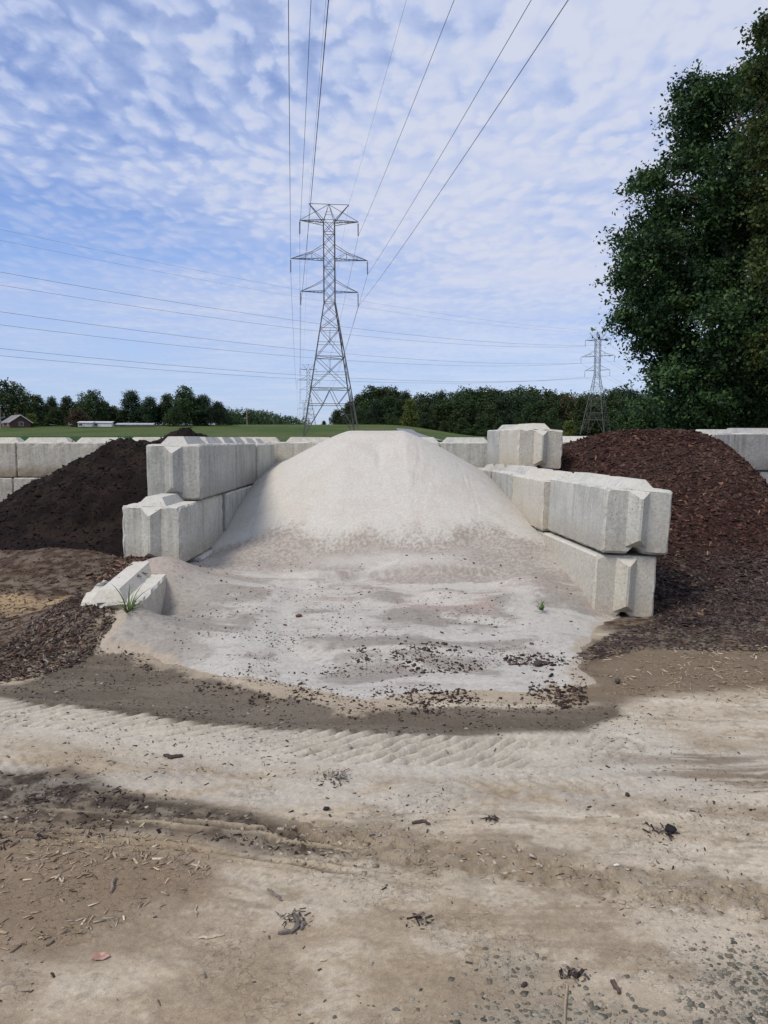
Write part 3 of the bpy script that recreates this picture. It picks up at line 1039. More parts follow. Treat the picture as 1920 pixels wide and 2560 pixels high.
# ------------------------------------------------------------------ sand pile
ZL = ([4.8, 6.5, 7.7, 8.85, 9.65, 10.35, 11.5, 13.3], [0.02, 0.14, 0.33, 0.39, 0.57, 0.80, 1.06, 1.30])
ZR = ([4.8, 6.6, 7.07, 8.13, 8.77, 9.57, 10.25, 11.43, 12.5, 13.4], [0.02, 0.07, 0.13, 0.29, 0.46, 0.63, 0.78, 1.0, 1.19, 1.22])
ZC = ([4.8, 5.6, 6.4, 7.2, 7.9, 8.25, 8.6, 9.0, 10.0, 10.7, 11.1, 11.5, 12.0, 12.6, 13.4], [0.02, 0.06, 0.13, 0.20, 0.26, 0.33, 0.48, 0.70, 1.25, 1.60, 1.76, 1.83, 1.85, 1.80, 1.55])


def sm_interp(y, tab):
    a, b = tab
    s = 0
    for o in (-0.22, -0.11, 0, 0.11, 0.22):
        s = s + np.interp(y + o, a, b)
    return s / 5


DRY = [[(655, 1285), (612, 1310), (605, 1350), (640, 1385), (648, 1430)], [(600, 1285), (700, 1280), (790, 1268), (850, 1256)],
       [(960, 1322), (1090, 1332)], [(1010, 1376), (1085, 1378), (1140, 1420), (1275, 1474)],
       [(440, 1400), (540, 1366), (590, 1340)], [(450, 1448), (640, 1488), (770, 1524)], [(700, 1462), (900, 1478), (1130, 1496)],
       [(1110, 1290), (1190, 1370), (1240, 1412)], [(450, 1328), (560, 1314)], [(680, 1345), (830, 1352), (1000, 1348)]]
DRYW = [0.17, 0.06, 0.08, 0.14, 0.14, 0.15, 0.12, 0.15, 0.12, 0.11]
DRY = [[g(px, py, 0.15) for px, py in s] for s in DRY]


def sand_z(X, Y):
    zl, zr, zc = sm_interp(Y, ZL), sm_interp(Y, ZR), sm_interp(Y, ZC)
    xc = -0.12 + 0 * Y
    xl = np.where(Y > 7.7, -2.0 + 0.0177 * (Y - 8.44), -2.05)
    xr = np.where(Y > 7.2, 2.567 - 0.073 * Y, 2.05)
    t = np.where(X < xc, (xc - X) / (xc - xl), (X - xc) / (xr - xc))
    zw = np.where(X < xc, zl, zr)
    gg = np.clip((t - 0.22) / 0.78, 0, 1.4) ** 1.22
    z = zc - (zc - zw) * gg
    sd = -sdf(X, Y, SAND_POLY)
    wob_ = 0.16 * (fbm(X * 2.2, Y * 2.2, 61, 4) - 0.5)
    e = np.clip(sd + wob_, -0.3, None)
    front = 1 - sstep(Y, 6.9, 7.6)
    edge = 1 - np.exp(-np.maximum(e, 0) / 0.30)
    z = z * (edge * front + (1 - front)) + np.minimum(e, 0) * 0.35
    apr = 1 - sstep(Y, 8.1, 8.7)
    z = z + apr * 0.05 * (fbm(X * 1.5, Y * 1.9, 62, 3) - 0.5) * edge
    z = z + (0.02 - 0.008 * apr) * (fbm(X * 2.5, Y * 2.5, 63, 4) - 0.5) * edge
    z = z + 0.006 * (fbm(X * 14, Y * 14, 64, 3) - 0.5)
    for (px, py, h_, sx, sy, zp) in [(820, 1285, 0.07, 0.22, 0.20, .2), (950, 1283, 0.06, 0.22, 0.18, .2), (700, 1262, 0.05, 0.3, 0.16, .22), (1080, 1290, 0.05, 0.25, 0.2, .2),
                                     (560, 1290, 0.05, 0.3, 0.22, .2), (720, 1385, 0.03, 0.4, 0.2, .1), (940, 1395, 0.03, 0.4, 0.22, .1), (1160, 1250, .07, .25, .35, .3), (480, 1260, .05, .25, .3, .3)]:
        bx_, by_ = g(px, py, zp)
        z = z + h_ * np.exp(-((X - bx_) / sx) ** 2 - ((Y - by_) / sy) ** 2)
    z = z + 0.22 * np.exp(-((X + 2.2) / 0.36) ** 2 - ((Y - 7.55) / 0.42) ** 2)
    z = z + mound(X, Y) + 0.03 * np.exp(-((X + 2.0) / 0.40) ** 2 - ((Y - 6.38) / 0.36) ** 2) * np.sqrt(edge)
    # low slump lip at the foot of the slope
    lip = 8.05 + 0.12 * np.sin(X * 2.1 + 0.5) + 0.25 * (fbm(X * 1.7, X * 0.3 + 4, 65, 3) - 0.5)
    z = z + 0.075 * (sstep(Y, lip - 0.02, lip + 0.05) - 0.5) * sstep(1.3 - np.abs(X - 0.1), 0, 0.5) * (1 - sstep(Y, lip + 0.1, lip + 0.9))
    sh = 8.95 + 0.12 * np.sin(X * 1.7) + 0.35 * (fbm(X * 1.6, X * 0.2 + 9, 66, 3) - 0.5)
    z = z - 0.085 * np.exp(-((Y - sh + 0.32) / 0.24) ** 2) * sstep(1.6 - np.abs(X), 0, 0.5)
    rn = fbm(X * 7.0, Y * 0.9, 67, 3)
    z = z - 0.006 * sstep(rn, 0.56, 0.72) * sstep(Y, 8.8, 9.6) * (1 - sstep(Y, 10.6, 11.4))
    # gully beside the dry streaks
    for s_, w_ in zip(DRY[:4], DRYW[:4]):
        d, _, _ = pline(X, Y, s_)
        z = z - 0.022 * np.exp(-(d / (w_ * 0.8)) ** 2) * apr * sstep(sd, 0.3, 0.8)
    # small slump near the crest
    cx_, cy_ = at(945, 1130, 10.75)[:2]
    d = ((X - cx_) / 0.22) ** 2 + ((Y - cy_) / 0.30) ** 2
    z = z - 0.045 * np.exp(-d * 1.5) + 0.03 * np.exp(-(((X - cx_ + 0.1) / 0.3) ** 2 + ((Y - cy_ - 0.42) / 0.12) ** 2))
    d = ((X - cx_ - 0.02) / 0.05) ** 2 + ((Y - cy_ + 0.35) / 0.25) ** 2
    z = z - 0.02 * np.exp(-d)
    return z


def sand_col(X, Y):
    n1 = fbm(X * 1.6, Y * 1.6, 71, 4)
    n2 = fbm(X * 5, Y * 5, 72, 4)
    n3 = fbm(X * 22, Y * 22, 73, 3, 0.7)
    c = np.empty(X.shape + (3,))
    c[:] = (0.485, 0.467, 0.420)
    c = lerp3(c, (0.465, 0.430, 0.382), sstep(n2, 0.45, 0.7) * 0.6)
    # damp band at the foot of the slope; ragged upper edge
    up = 8.92 + 0.35 * (n1 - 0.5) + 0.25 * (n2 - 0.5) + 0.38 * np.exp(-((X + 1.25) / 0.42) ** 2) + 0.38 * np.exp(-((X - 1.2) / 0.4) ** 2)
    n4 = fbm(X * 44, Y * 44, 78, 2, 0.7)
    up = up + 0.30 * (n4 - 0.5)
    damp = 1 - sstep(Y, up - 0.22, up + 0.14)
    side = np.clip(np.exp(-((X + 1.35) / 0.6) ** 2) + np.exp(-((X - 1.35) / 0.55) ** 2), 0, 1)
    low = 1 - sstep(up - Y, 0.22, 0.45)
    low2 = 1 - sstep(Y, 8.0, 8.3)
    wd = damp * np.clip(side + (1 - side) * np.maximum(0.85 * low, 0.8 * low2) + 0.25, 0, 1)
    c = lerp3(c, (0.245, 0.205, 0.177), wd * (0.55 + 0.45 * sstep(n4, 0.3, 0.7)) * 0.85)
    # apron: greyer moist crust with white dry streaks
    apr = 1 - sstep(Y, 7.0, 8.15)
    c = lerp3(c, (0.262, 0.244, 0.217), apr * 0.96)
    c = lerp3(c, (0.335, 0.26, 0.222), apr * sstep(fbm(X * 1.3, Y * 2.2, 79, 3), 0.48, 0.62) * sstep(Y, 6.6, 7.3) * 0.75)
    wx = X + 0.30 * (fbm(X * 3, Y * 3, 75, 4) - 0.5)
    wy = Y + 0.34 * (fbm(X * 3, Y * 3, 76, 4) - 0.5)
    dry = np.zeros(X.shape)
    for s_, w_ in zip(DRY, DRYW):
        d, _, _ = pline(wx, wy, s_)
        dry = np.maximum(dry, 0.8 * (1 - sstep(d + 0.18 * (n3 - 0.5) + 0.30 * (n2 - 0.5), w_ * 0.2, w_ * 2.0)))
    dry = np.maximum(dry, sstep(fbm(X * 1.1 + 0.5 * n1, Y * 4.2 + 0.8 * n1, 77, 6, 0.55) + 0.22 * (n3 - 0.5), 0.50, 0.66) * 0.85 * (1 - sstep(Y, 7.9, 8.2)))
    sd = -sdf(X, Y, SAND_POLY)
    dry = np.maximum(dry, (1 - sstep(sd, 0.12, 0.45)) * (1 - sstep(Y, 6.2, 6.8)) * 0.9 * sstep(X, -1.9, -1.2))
    dry = dry * (1 - 0.75 * (1 - sstep(X, -1.75, -1.25)) * (1 - sstep(Y, 7.6, 8.2)))
    c = lerp3(c, (0.50, 0.484, 0.44), dry * 0.80)
    c = lerp3(c, (0.22, 0.19, 0.16), apr * sstep(n3, 0.55, 0.72) * (1 - dry * 0.8) * 0.8)
    fr = 0.22 * (fbm(X * 3.5, Y * 3.5, 170, 4) - 0.5) + 0.10 * (fbm(X * 18, Y * 18, 171, 3) - 0.5)
    c = lerp3(c, (0.36, 0.305, 0.24), (1 - sstep(sd + fr, 0.0, 0.10)) * (1 - sstep(Y, 6.7, 7.4)) * 0.9)
    # sandy tan fringe on the dirt
    return c


gx = axis([(-2.75, -2.3, 0.02), (-2.3, 2.6, 0.0125), (2.6, 2.9, 0.02)])
gy = axis([(4.9, 8.8, 0.0125), (8.8, 11.4, 0.02), (11.4, 13.5, 0.04)])
XX, YY = np.meshgrid(gx, gy)
ZZ = sand_z(XX, YY)
gz = ground_z(XX, YY)
ZZ = np.where(sdf(XX, YY, SAND_POLY) < -0.10, np.maximum(ZZ, gz + 0.010 * sstep(-sdf(XX, YY, SAND_POLY), 0.10, 0.40) - 0.001), ZZ)
ok = (ZZ > gz - 0.02) & (sdf(XX, YY, SAND_POLY) < 0.25)
idx = np.arange(XX.size).reshape(XX.shape)
quads = np.stack([idx[:-1, :-1], idx[:-1, 1:], idx[1:, 1:], idx[1:, :-1]], -1)
keep = ok[:-1, :-1] & ok[:-1, 1:] & ok[1:, 1:] & ok[1:, :-1]
quads = quads[keep]
used = np.unique(quads)
rem = -np.ones(XX.size, int)
rem[used] = np.arange(len(used))
sand = link("sand_pile", mesh_np("sand_pile", np.stack([XX, YY, ZZ], -1).reshape(-1, 3)[used], rem[quads], sand_col(XX, YY).reshape(-1, 3)[used], smooth=True), M_sand)
tag(sand, "tall heap of pale sand between two concrete block walls, spreading onto the dirt", "sand pile")


def surf_z(X, Y):
    gz_ = ground_z(X, Y)
    s_ = sand_z(X, Y)
    ins = sdf(X, Y, SAND_POLY) < 0.2
    return np.where(ins, np.maximum(gz_, s_), gz_)


# ------------------------------------------------------------------ chips: thin splinters and flakes gathered in one mesh
def chips(name, X, Y, zf, size, asp, cols, mat, thick=0.18, tilt=0.25, lift=0.0, seed=1, nrm=None, bend=0.0):
    r = np.random.default_rng(seed)
    n = len(X)
    Z = zf(X, Y)
    eps = 0.02
    if nrm is None:
        gxn = (zf(X + eps, Y) - Z) / eps
        gyn = (zf(X, Y + eps) - Z) / eps
    else:
        gxn, gyn = nrm
    gxn, gyn = np.clip(gxn, -1.5, 1.5), np.clip(gyn, -1.5, 1.5)
    Nn = np.column_stack([-gxn, -gyn, np.ones(n)])
    Nn += tilt * r.normal(size=(n, 3))
    Nn /= np.linalg.norm(Nn, axis=1)[:, None]
    a = r.random(n) * 2 * math.pi
    T = np.column_stack([np.cos(a), np.sin(a), np.zeros(n)])
    T -= Nn * np.sum(T * Nn, 1)[:, None]
    T /= np.linalg.norm(T, axis=1)[:, None]
    B = np.cross(Nn, T)
    ln = size
    wd = size * asp
    th = np.maximum(wd * thick, 0.0015)
    c = np.column_stack([X, Y, Z]) + Nn * (th * 0.35 + lift)[:, None]
    V = np.empty((n, 8, 3))
    k = 0
    for sz in (-1, 1):
        for sx, sy in ((-1, -1), (1, -1), (1, 1), (-1, 1)):
            f = 0.55 + 0.6 * r.random((n, 1))
            g_ = 0.85 + 0.3 * r.random((n, 1))
            V[:, k] = c + T * (sx * ln / 2)[:, None] * g_ + B * (sy * wd / 2)[:, None] * f + Nn * (sz * th / 2)[:, None]
            k += 1
    base = np.array([[3, 2, 1, 0], [4, 5, 6, 7], [0, 1, 5, 4], [1, 2, 6, 5], [2, 3, 7, 6], [3, 0, 4, 7]])
    Fq = (np.arange(n)[:, None, None] * 8 + base[None]).reshape(-1, 4)
    C = np.repeat(cols, 8, axis=0)
    return V.reshape(-1, 3), Fq, C


def sample_poly(poly, n, r, weight=None):
    P = np.array(poly)
    lo, hi = P.min(0), P.max(0)
    ox, oy = [], []
    got = 0
    while got < n:
        x = lo[0] + (hi[0] - lo[0]) * r.random(n * 2)
        y = lo[1] + (hi[1] - lo[1]) * r.random(n * 2)
        k = sdf(x, y, poly) < 0
        if weight is not None:
            k &= r.random(len(x)) < weight(x, y)
        ox.append(x[k])
        oy.append(y[k])
        got += int(k.sum())
    return np.concatenate(ox)[:n], np.concatenate(oy)[:n]


def pick(r, n, pal, var=0.25):
    pal = np.array(pal)
    c = pal[r.integers(0, len(pal), n)]
    return c * (1 + var * (r.random((n, 1)) * 2 - 1))


# ------------------------------------------------------------------ mulch piles (heap surface and its chips in one mesh)
def pile_left_z(X, Y):
    foot = 9.5 + 0.22 * np.sin(X * 1.3) + 0.0 * Y
    t = np.clip((Y - foot) / 2.55, 0, 1)
    prof = t * t * (3 - 2 * t) * 0.35 + t * 0.65
    top = 1.64 + 0.15 * sstep(X, -4.2, -3.3) + 0.03 * np.sin(X * 4.0) + 0.05 * np.exp(-((X + 3.25) / 0.25) ** 2)
    top = top - 0.25 * sstep(X, -3.12, -2.75)
    left = sstep(X, -7.0, -4.2) ** 1.15
    left2 = sstep(X, -8.6, -6.0) * 0.32
    pk = top * left + left2 * (1 - left)
    b0 = ground_base(X, Y)
    h = np.maximum(pk - b0, 0.02) * prof
    z = b0 + h - 0.03
    z = z + (0.22 * (fbm(X * 1.9, Y * 1.9, 81, 4) - 0.5) + 0.17 * (fbm(X * 6, Y * 6, 82, 4) - 0.5)) * sstep(h, 0.02, 0.4)
    return z


def pile_right_z(X, Y):
    py = np.interp(Y, [6.6, 7.4, 8.2, 9.0, 9.6, 10.2, 10.8, 11.3, 11.8, 13.4], [0.0, 0.04, 0.14, 0.40, 0.72, 1.08, 1.45, 1.68, 1.80, 1.78])
    side = 1 - sstep(X, 4.75 + 0.0 * Y, 6.5)
    side = np.maximum(side, 0.02)
    side = side * (1 - 0.11 * (1 - sstep(X, 2.9, 3.9)))
    side = side * (1 - 0.42 * (1 - sstep(X, 2.45, 3.25)) * (1 - sstep(Y, 11.5, 12.3)))
    z = ground_base(X, Y) * 0.6 + py * side - 0.03 + 0.012
    z = z + (0.10 * (fbm(X * 1.2, Y * 1.2, 85, 3) - 0.5) + 0.03 * (fbm(X * 6, Y * 6, 86, 3) - 0.5)) * sstep(py, 0.03, 0.3)
    return z


def heap(name, zf, gx, gy, okf, colf, chipset, label, cat):
    XX, YY = np.meshgrid(gx, gy)
    ZZ = zf(XX, YY)
    ok = okf(XX, YY, ZZ)
    idx = np.arange(XX.size).reshape(XX.shape)
    q = np.stack([idx[:-1, :-1], idx[:-1, 1:], idx[1:, 1:], idx[1:, :-1]], -1)
    q = q[ok[:-1, :-1] & ok[:-1, 1:] & ok[1:, 1:] & ok[1:, :-1]]
    used = np.unique(q)
    rem = -np.ones(XX.size, int)
    rem[used] = np.arange(len(used))
    V = [np.stack([XX, YY, ZZ], -1).reshape(-1, 3)[used]]
    Fs = [rem[q]]
    C = [colf(XX, YY).reshape(-1, 3)[used]]
    b = len(used)
    for (v, f, c) in chipset:
        V.append(v)
        Fs.append(f + b)
        C.append(c)
        b += len(v)
    o = link(name, mesh_np(name, np.concatenate(V), np.concatenate(Fs), np.concatenate(C)), M_mulch)
    return tag(o, label, cat)


r1 = np.random.default_rng(31)
PL = [(-2.6, 9.3), (-2.6, 13.3), (-7.5, 13.3), (-8.0, 9.0)]
x, y = sample_poly(PL, 9000, r1)
cs1 = chips("c", x, y, pile_left_z, 0.015 + 0.085 * r1.random(9000) ** 2.5, 0.12 + 0.3 * r1.random(9000), pick(r1, 9000, [(0.007, 0.0046, 0.0042), (0.010, 0.0066, 0.0056), (0.014, 0.0092, 0.0076), (0.030, 0.021, 0.016)]), None, tilt=0.5, seed=32)
heap("mulch_pile", pile_left_z, axis([(-8.6, -2.35, 0.03)]), axis([(8.8, 13.3, 0.03)]),
     lambda X, Y, Z: (Z > ground_z(X, Y) - 0.03) & (X < np.where(Y < 8.5, -2.6, -2.4)),
     lambda X, Y: lerp3(np.broadcast_to(np.array((0.010, 0.0066, 0.0056)), X.shape + (3,)), (0.021, 0.0138, 0.0105), sstep(fbm(X * 5, Y * 5, 88, 4), 0.4, 0.7)),
     [cs1], "dark brown shredded mulch heap left of the sand bay, behind the left wall", "mulch pile")
r1 = np.random.default_rng(33)
PR = [(2.2, 7.0), (2.0, 13.3), (7.2, 13.3), (8.0, 9.0), (6.0, 6.9), (3.2, 6.9)]
NR = 34000
x, y = sample_poly(PR, NR, r1, lambda a, b: np.where(a > (2.567 - 0.073 * b + 0.55), 1.0, 0.02))
dk = sstep(pile_right_z(x, y), 0.15, 0.55)
cr = pick(r1, NR, [(0.058, 0.028, 0.022), (0.04, 0.02, 0.017), (0.075, 0.035, 0.027), (0.028, 0.015, 0.013), (0.095, 0.05, 0.038)], 0.3)
cg = pick(r1, NR, [(0.05, 0.038, 0.036), (0.036, 0.027, 0.026), (0.07, 0.055, 0.052), (0.09, 0.07, 0.064)], 0.3)
cc = cg * (1 - dk[:, None]) + cr * dk[:, None]
pal = r1.random(NR) < 0.02
cc[pal] = pick(r1, int(pal.sum()), [(0.22, 0.14, 0.09), (0.16, 0.09, 0.06)])
fade = sstep(fbm(x * 1.1, y * 1.6, 180, 4), 0.52, 0.7)[:, None]
cc = cc * (1 - 0.35 * fade) + np.array((0.10, 0.065, 0.05)) * 0.35 * fade
cs2 = chips("c", x, y, pile_right_z, 0.018 + 0.085 * r1.random(NR) ** 2, np.where(r1.random(NR) < 0.2, 0.12, 0.3) + 0.3 * r1.random(NR), cc, None, tilt=0.42, seed=34, lift=0.004)
heap("mulch_pile", pile_right_z, axis([(2.0, 8.0, 0.04)]), axis([(6.7, 13.4, 0.04)]),
     lambda X, Y, Z: (Z > ground_z(X, Y) - 0.04) & (X > (2.567 - 0.073 * Y + 0.3)),
     lambda X, Y: lerp3(np.broadcast_to(np.array((0.03, 0.016, 0.013)), X.shape + (3,)), (0.045, 0.026, 0.02), sstep(fbm(X * 5, Y * 5, 89, 4), 0.4, 0.7)),
     [cs2], "red-brown bark chip heap right of the sand bay, sloping down beside the right wall", "mulch pile")

# ------------------------------------------------------------------ loose litter on the ground
def stuff_mesh(name, parts, mat, label, cat):
    V, Fs, C = [], [], []
    b = 0
    for v, f, c in parts:
        V.append(v)
        Fs.append(f + b)
        C.append(c)
        b += len(v)
    return stuff(link(name, mesh_np(name, np.concatenate(V), np.concatenate(Fs), np.concatenate(C)), mat), label, cat)


BRN = [(0.07, 0.042, 0.03), (0.045, 0.028, 0.022), (0.10, 0.062, 0.045), (0.14, 0.095, 0.07), (0.03, 0.02, 0.017)]
TAN = [(0.36, 0.28, 0.19), (0.28, 0.21, 0.14), (0.45, 0.37, 0.27), (0.22, 0.165, 0.115)]
GRY = [(0.09, 0.075, 0.065), (0.13, 0.11, 0.095), (0.06, 0.05, 0.045), (0.2, 0.17, 0.14)]
DRK = [(0.03, 0.022, 0.02), (0.05, 0.035, 0.03), (0.075, 0.05, 0.045), (0.02, 0.017, 0.016)]
r2 = np.random.default_rng(41)
parts = []
# mulch on the left
LM = [g(*p) for p in [(-500, 1180), (250, 1190), (330, 1215), (235, 1300), (240, 1385), (120, 1440), (-100, 1465), (-600, 1480)]]
n = 12000
x, y = sample_poly(LM, n, r2, lambda a, b: 0.35 + 0.65 * sstep(fbm(a * 1.6, b * 2.2, 91, 3), 0.4, 0.6))
parts.append(chips("c", x, y, surf_z, 0.016 + 0.055 * r2.random(n) ** 2, 0.12 + 0.2 * r2.random(n), pick(r2, n, BRN + [(0.12, 0.07, 0.05), (0.17, 0.12, 0.09)], 0.3), None, tilt=0.35, seed=42, lift=0.004))
# strip of greyish mulch along the left toe
ST = [g(*p) for p in [(-50, 1430), (60, 1380), (170, 1290)]] + [g(232, 1300, 0.2), g(250, 1350, 0.17)] + [g(*p) for p in [(250, 1395), (160, 1440), (60, 1470), (-60, 1480)]]
n = 4500
x, y = sample_poly(ST, n, r2)
parts.append(chips("c", x, y, surf_z, 0.018 + 0.06 * r2.random(n) ** 2, 0.12 + 0.22 * r2.random(n), pick(r2, n, GRY + BRN, 0.3), None, tilt=0.4, seed=43, lift=0.006))
# on top of the broken block and against the middle block
n = 500
x, y = -2.50 + 0.10 * r2.normal(size=n), 6.95 + 0.85 * r2.random(n)
parts.append(chips("c", x, y, lambda a, b: 0.42 + 0.02 * (b - 6.6) + 0.05 * sstep(b, 7.1, 7.7), 0.03 + 0.06 * r2.random(n), 0.2 + 0.2 * r2.random(n), pick(r2, n, BRN + [(0.2, 0.13, 0.1)], 0.3), None, tilt=0.4, seed=44, lift=0.008))
# right: chips running out over the damp patch
RM = [g(*p) for p in [(1230, 1425), (1320, 1372), (1440, 1330), (1700, 1250), (2000, 1250), (1900, 1420), (1660, 1410), (1400, 1402), (1280, 1425)]]
n = 9000
x, y = sample_poly(RM, n, r2)
parts.append(chips("c", x, y, lambda a, b: np.maximum(surf_z(a, b), np.where(a > 2.2, pile_right_z(a, b), -1)), 0.016 + 0.04 * r2.random(n) ** 1.5, 0.25 + 0.35 * r2.random(n), pick(r2, n, GRY[:3] + BRN[:2] + [(0.055, 0.042, 0.04)], 0.3), None, tilt=0.22, seed=45, lift=0.002))
stuff_mesh("mulch_litter", parts, M_chip, "loose brown mulch strewn over the ground beside both walls", "mulch")

parts = []
DM = [g(*p) for p in [(1250, 1420), (1350, 1402), (1480, 1402), (1720, 1390), (1800, 1520), (1640, 1530), (1450, 1510), (1300, 1500)]]
n = 1300
x, y = sample_poly(DM, n, r2, lambda a, b: 0.15 + 0.85 * sstep(fbm(a * 2.2, b * 2.2, 93, 3), 0.45, 0.6))
parts.append(chips("c", x, y, ground_z, 0.015 + 0.05 * r2.random(n) ** 3, 0.10 + 0.18 * r2.random(n), pick(r2, n, TAN, 0.25), None, tilt=0.25, seed=46, lift=0.003))
BL = [g(*p) for p in [(-150, 1790), (150, 1800), (400, 1810), (480, 1860), (420, 1940), (250, 2000), (60, 2050), (-150, 2080)]]
n = 900
x, y = sample_poly(BL, n, r2, lambda a, b: 0.12 + 0.88 * sstep(fbm(a * 3, b * 3, 94, 3), 0.45, 0.62))
parts.append(chips("c", x, y, ground_z, 0.008 + 0.042 * r2.random(n) ** 3, 0.10 + 0.2 * r2.random(n), pick(r2, n, TAN + [(0.3, 0.25, 0.19)], 0.3), None, tilt=0.25, seed=47, lift=0.003))
AL = [g(*p) for p in [(-250, 1500), (250, 1400), (900, 1535), (1300, 1525), (1950, 1480), (1950, 2212), (-100, 2212), (-250, 1700)]]
n = 3000
x, y = sample_poly(AL, n, r2, lambda a, b: (0.1 + 0.9 * sstep(fbm(a * 1.5, b * 1.5, 95, 3), 0.5, 0.66)) * np.clip((b / 5.0) ** 0.5, 0, 1))
parts.append(chips("c", x, y, ground_z, 0.005 + 0.022 * r2.random(n) ** 3, 0.15 + 0.3 * r2.random(n), pick(r2, n, GRY + DRK + TAN[:2], 0.3), None, tilt=0.25, seed=48, lift=0.002))
n = 2600
x, y = sample_poly(DARKB, n, r2, lambda a, b: 0.25 + 0.75 * sstep(fbm(a * 2.5, b * 3, 99, 3), 0.42, 0.6))
parts.append(chips("c", x, y, ground_z, 0.006 + 0.03 * r2.random(n) ** 2.5, 0.15 + 0.3 * r2.random(n), pick(r2, n, DRK + DRK + GRY, 0.3), None, tilt=0.4, seed=53, lift=0.003))
n = 900
x, y = sample_poly(WET, n, r2, lambda a, b: 0.1 + 0.9 * sstep(fbm(a * 1.6, b * 3, 96, 3), 0.48, 0.62))
parts.append(chips("c", x, y, ground_z, 0.008 + 0.022 * r2.random(n) ** 2, 0.2 + 0.4 * r2.random(n), pick(r2, n, GRY + DRK + [(0.16, 0.13, 0.1), (0.3, 0.25, 0.2)], 0.3), None, tilt=0.3, seed=49, lift=0.002))
stuff_mesh("wood_chips", parts, M_chip, "pale and dark wood splinters scattered across the dirt yard", "wood chips")

parts = []
for poly, n, sz in [([(740, 1380), (860, 1372), (1000, 1385), (1060, 1420), (930, 1450), (780, 1430)], 480, 0.028),
                    ([(1080, 1395), (1180, 1390), (1270, 1425), (1270, 1490), (1180, 1512), (1090, 1500), (1150, 1450)], 600, 0.032),
                    ([(700, 1450), (900, 1440), (1100, 1480), (1180, 1510), (950, 1512), (760, 1500)], 520, 0.028),
                    ([(255, 1385), (400, 1435), (560, 1462), (640, 1490), (560, 1492), (400, 1455), (260, 1402)], 330, 0.02),
                    ([(560, 1430), (700, 1420), (760, 1480), (640, 1490)], 110, 0.028),
                    ([(300, 1260), (1250, 1260), (1270, 1400), (300, 1380)], 190, 0.026),
                    ([(490, 1150), (520, 1090), (500, 1180), (440, 1230), (425, 1225)], 60, 0.03)]:
    pl = [g(px, py, 0.1) for px, py in poly]
    x, y = sample_poly(pl, n, r2, lambda a, b: 0.12 + 0.88 * sstep(fbm(a * 4, b * 4, 97, 3), 0.45, 0.6))
    parts.append(chips("c", x, y, surf_z, sz * (0.22 + 1.05 * r2.random(n) ** 2.5), 0.3 + 0.45 * r2.random(n), pick(r2, n, DRK + BRN[:2] + [(0.1, 0.06, 0.05)], 0.3), None, tilt=0.35, thick=0.4, seed=50, lift=0.003))
AP = [g(px, py, 0.1) for px, py in [(300, 1330), (700, 1290), (1100, 1300), (1270, 1400), (1270, 1480), (1180, 1512), (800, 1525), (520, 1475)]]
n = 3600
x, y = sample_poly(AP, n, r2, lambda a, b: (0.06 + 0.94 * sstep(fbm(a * 2.2, b * 4.0, 197, 4), 0.46, 0.62)) * (0.25 + 0.75 * (1 - sstep(b, 5.8, 6.9))))
parts.append(chips("c", x, y, surf_z, 0.004 + 0.016 * r2.random(n) ** 2.5, 0.3 + 0.5 * r2.random(n), pick(r2, n, DRK + GRY[:3] + [(0.16, 0.12, 0.1)], 0.3), None, tilt=0.3, thick=0.4, seed=54, lift=0.001))
stuff_mesh("bark_chips", parts, M_chip, "dark bark bits peppered over the lower sand apron", "bark chips")

# mud clods and flakes along the rut and crust
r3 = np.random.default_rng(51)
parts = []
for pl, wd, n, cols in [(CRUST, 0.13, 900, [(0.36, 0.30, 0.22), (0.30, 0.24, 0.17), (0.42, 0.36, 0.28)]), (RIDGE, 0.16, 420, [(0.33, 0.28, 0.21), (0.22, 0.18, 0.14), (0.42, 0.36, 0.28)]), (TREAD_A, 0.30, 200, [(0.36, 0.32, 0.27), (0.28, 0.24, 0.2)])]:
    P = np.array(pl)
    sg = np.hypot(*(P[1:] - P[:-1]).T)
    cu = np.concatenate([[0], np.cumsum(sg)])
    t = r3.random(n) * cu[-1]
    x = np.interp(t, cu, P[:, 0]) + 0.3 * wd * r3.normal(size=n)
    y = np.interp(t, cu, P[:, 1]) + wd * r3.normal(size=n) * 0.7
    parts.append(chips("c", x, y, ground_z, 0.005 + 0.024 * r3.random(n) ** 3, 0.4 + 0.45 * r3.random(n), pick(r3, n, cols, 0.12), None, tilt=0.12, thick=0.18, seed=52, lift=0.0))
stuff_mesh("mud_flakes", parts, M_ground, "dried mud flakes and crumbs along the wheel ruts", "mud flakes")


# gravel
def stones(X, Y, size, cols, seed, sink=0.36):
    r = np.random.default_rng(seed)
    n = len(X)
    import bmesh
    bm = bmesh.new()
    bmesh.ops.create_icosphere(bm, subdivisions=1, radius=0.5)
    bv = np.array([v.co[:] for v in bm.verts])
    bf = np.array([[v.index for v in f.verts] for f in bm.faces])
    bm.free()
    k = len(bv)
    sc = np.column_stack([0.8 + 0.5 * r.random(n), 0.6 + 0.4 * r.random(n), 0.45 + 0.25 * r.random(n)])
    a = r.random(n) * 2 * math.pi
    V = bv[None] * (1 + 0.22 * r.normal(size=(n, k, 1))) * sc[:, None] * size[:, None, None]
    ca, sa = np.cos(a)[:, None], np.sin(a)[:, None]
    x_, y_ = V[..., 0] * ca - V[..., 1] * sa, V[..., 0] * sa + V[..., 1] * ca
    z0 = surf_z(X, Y) + size * (0.3 - sink)
    W = np.stack([x_ + X[:, None], y_ + Y[:, None], V[..., 2] + z0[:, None]], -1)
    Fq = (np.arange(n)[:, None, None] * k + bf[None]).reshape(-1, 3)
    return W.reshape(-1, 3), Fq, np.repeat(cols, k, axis=0)


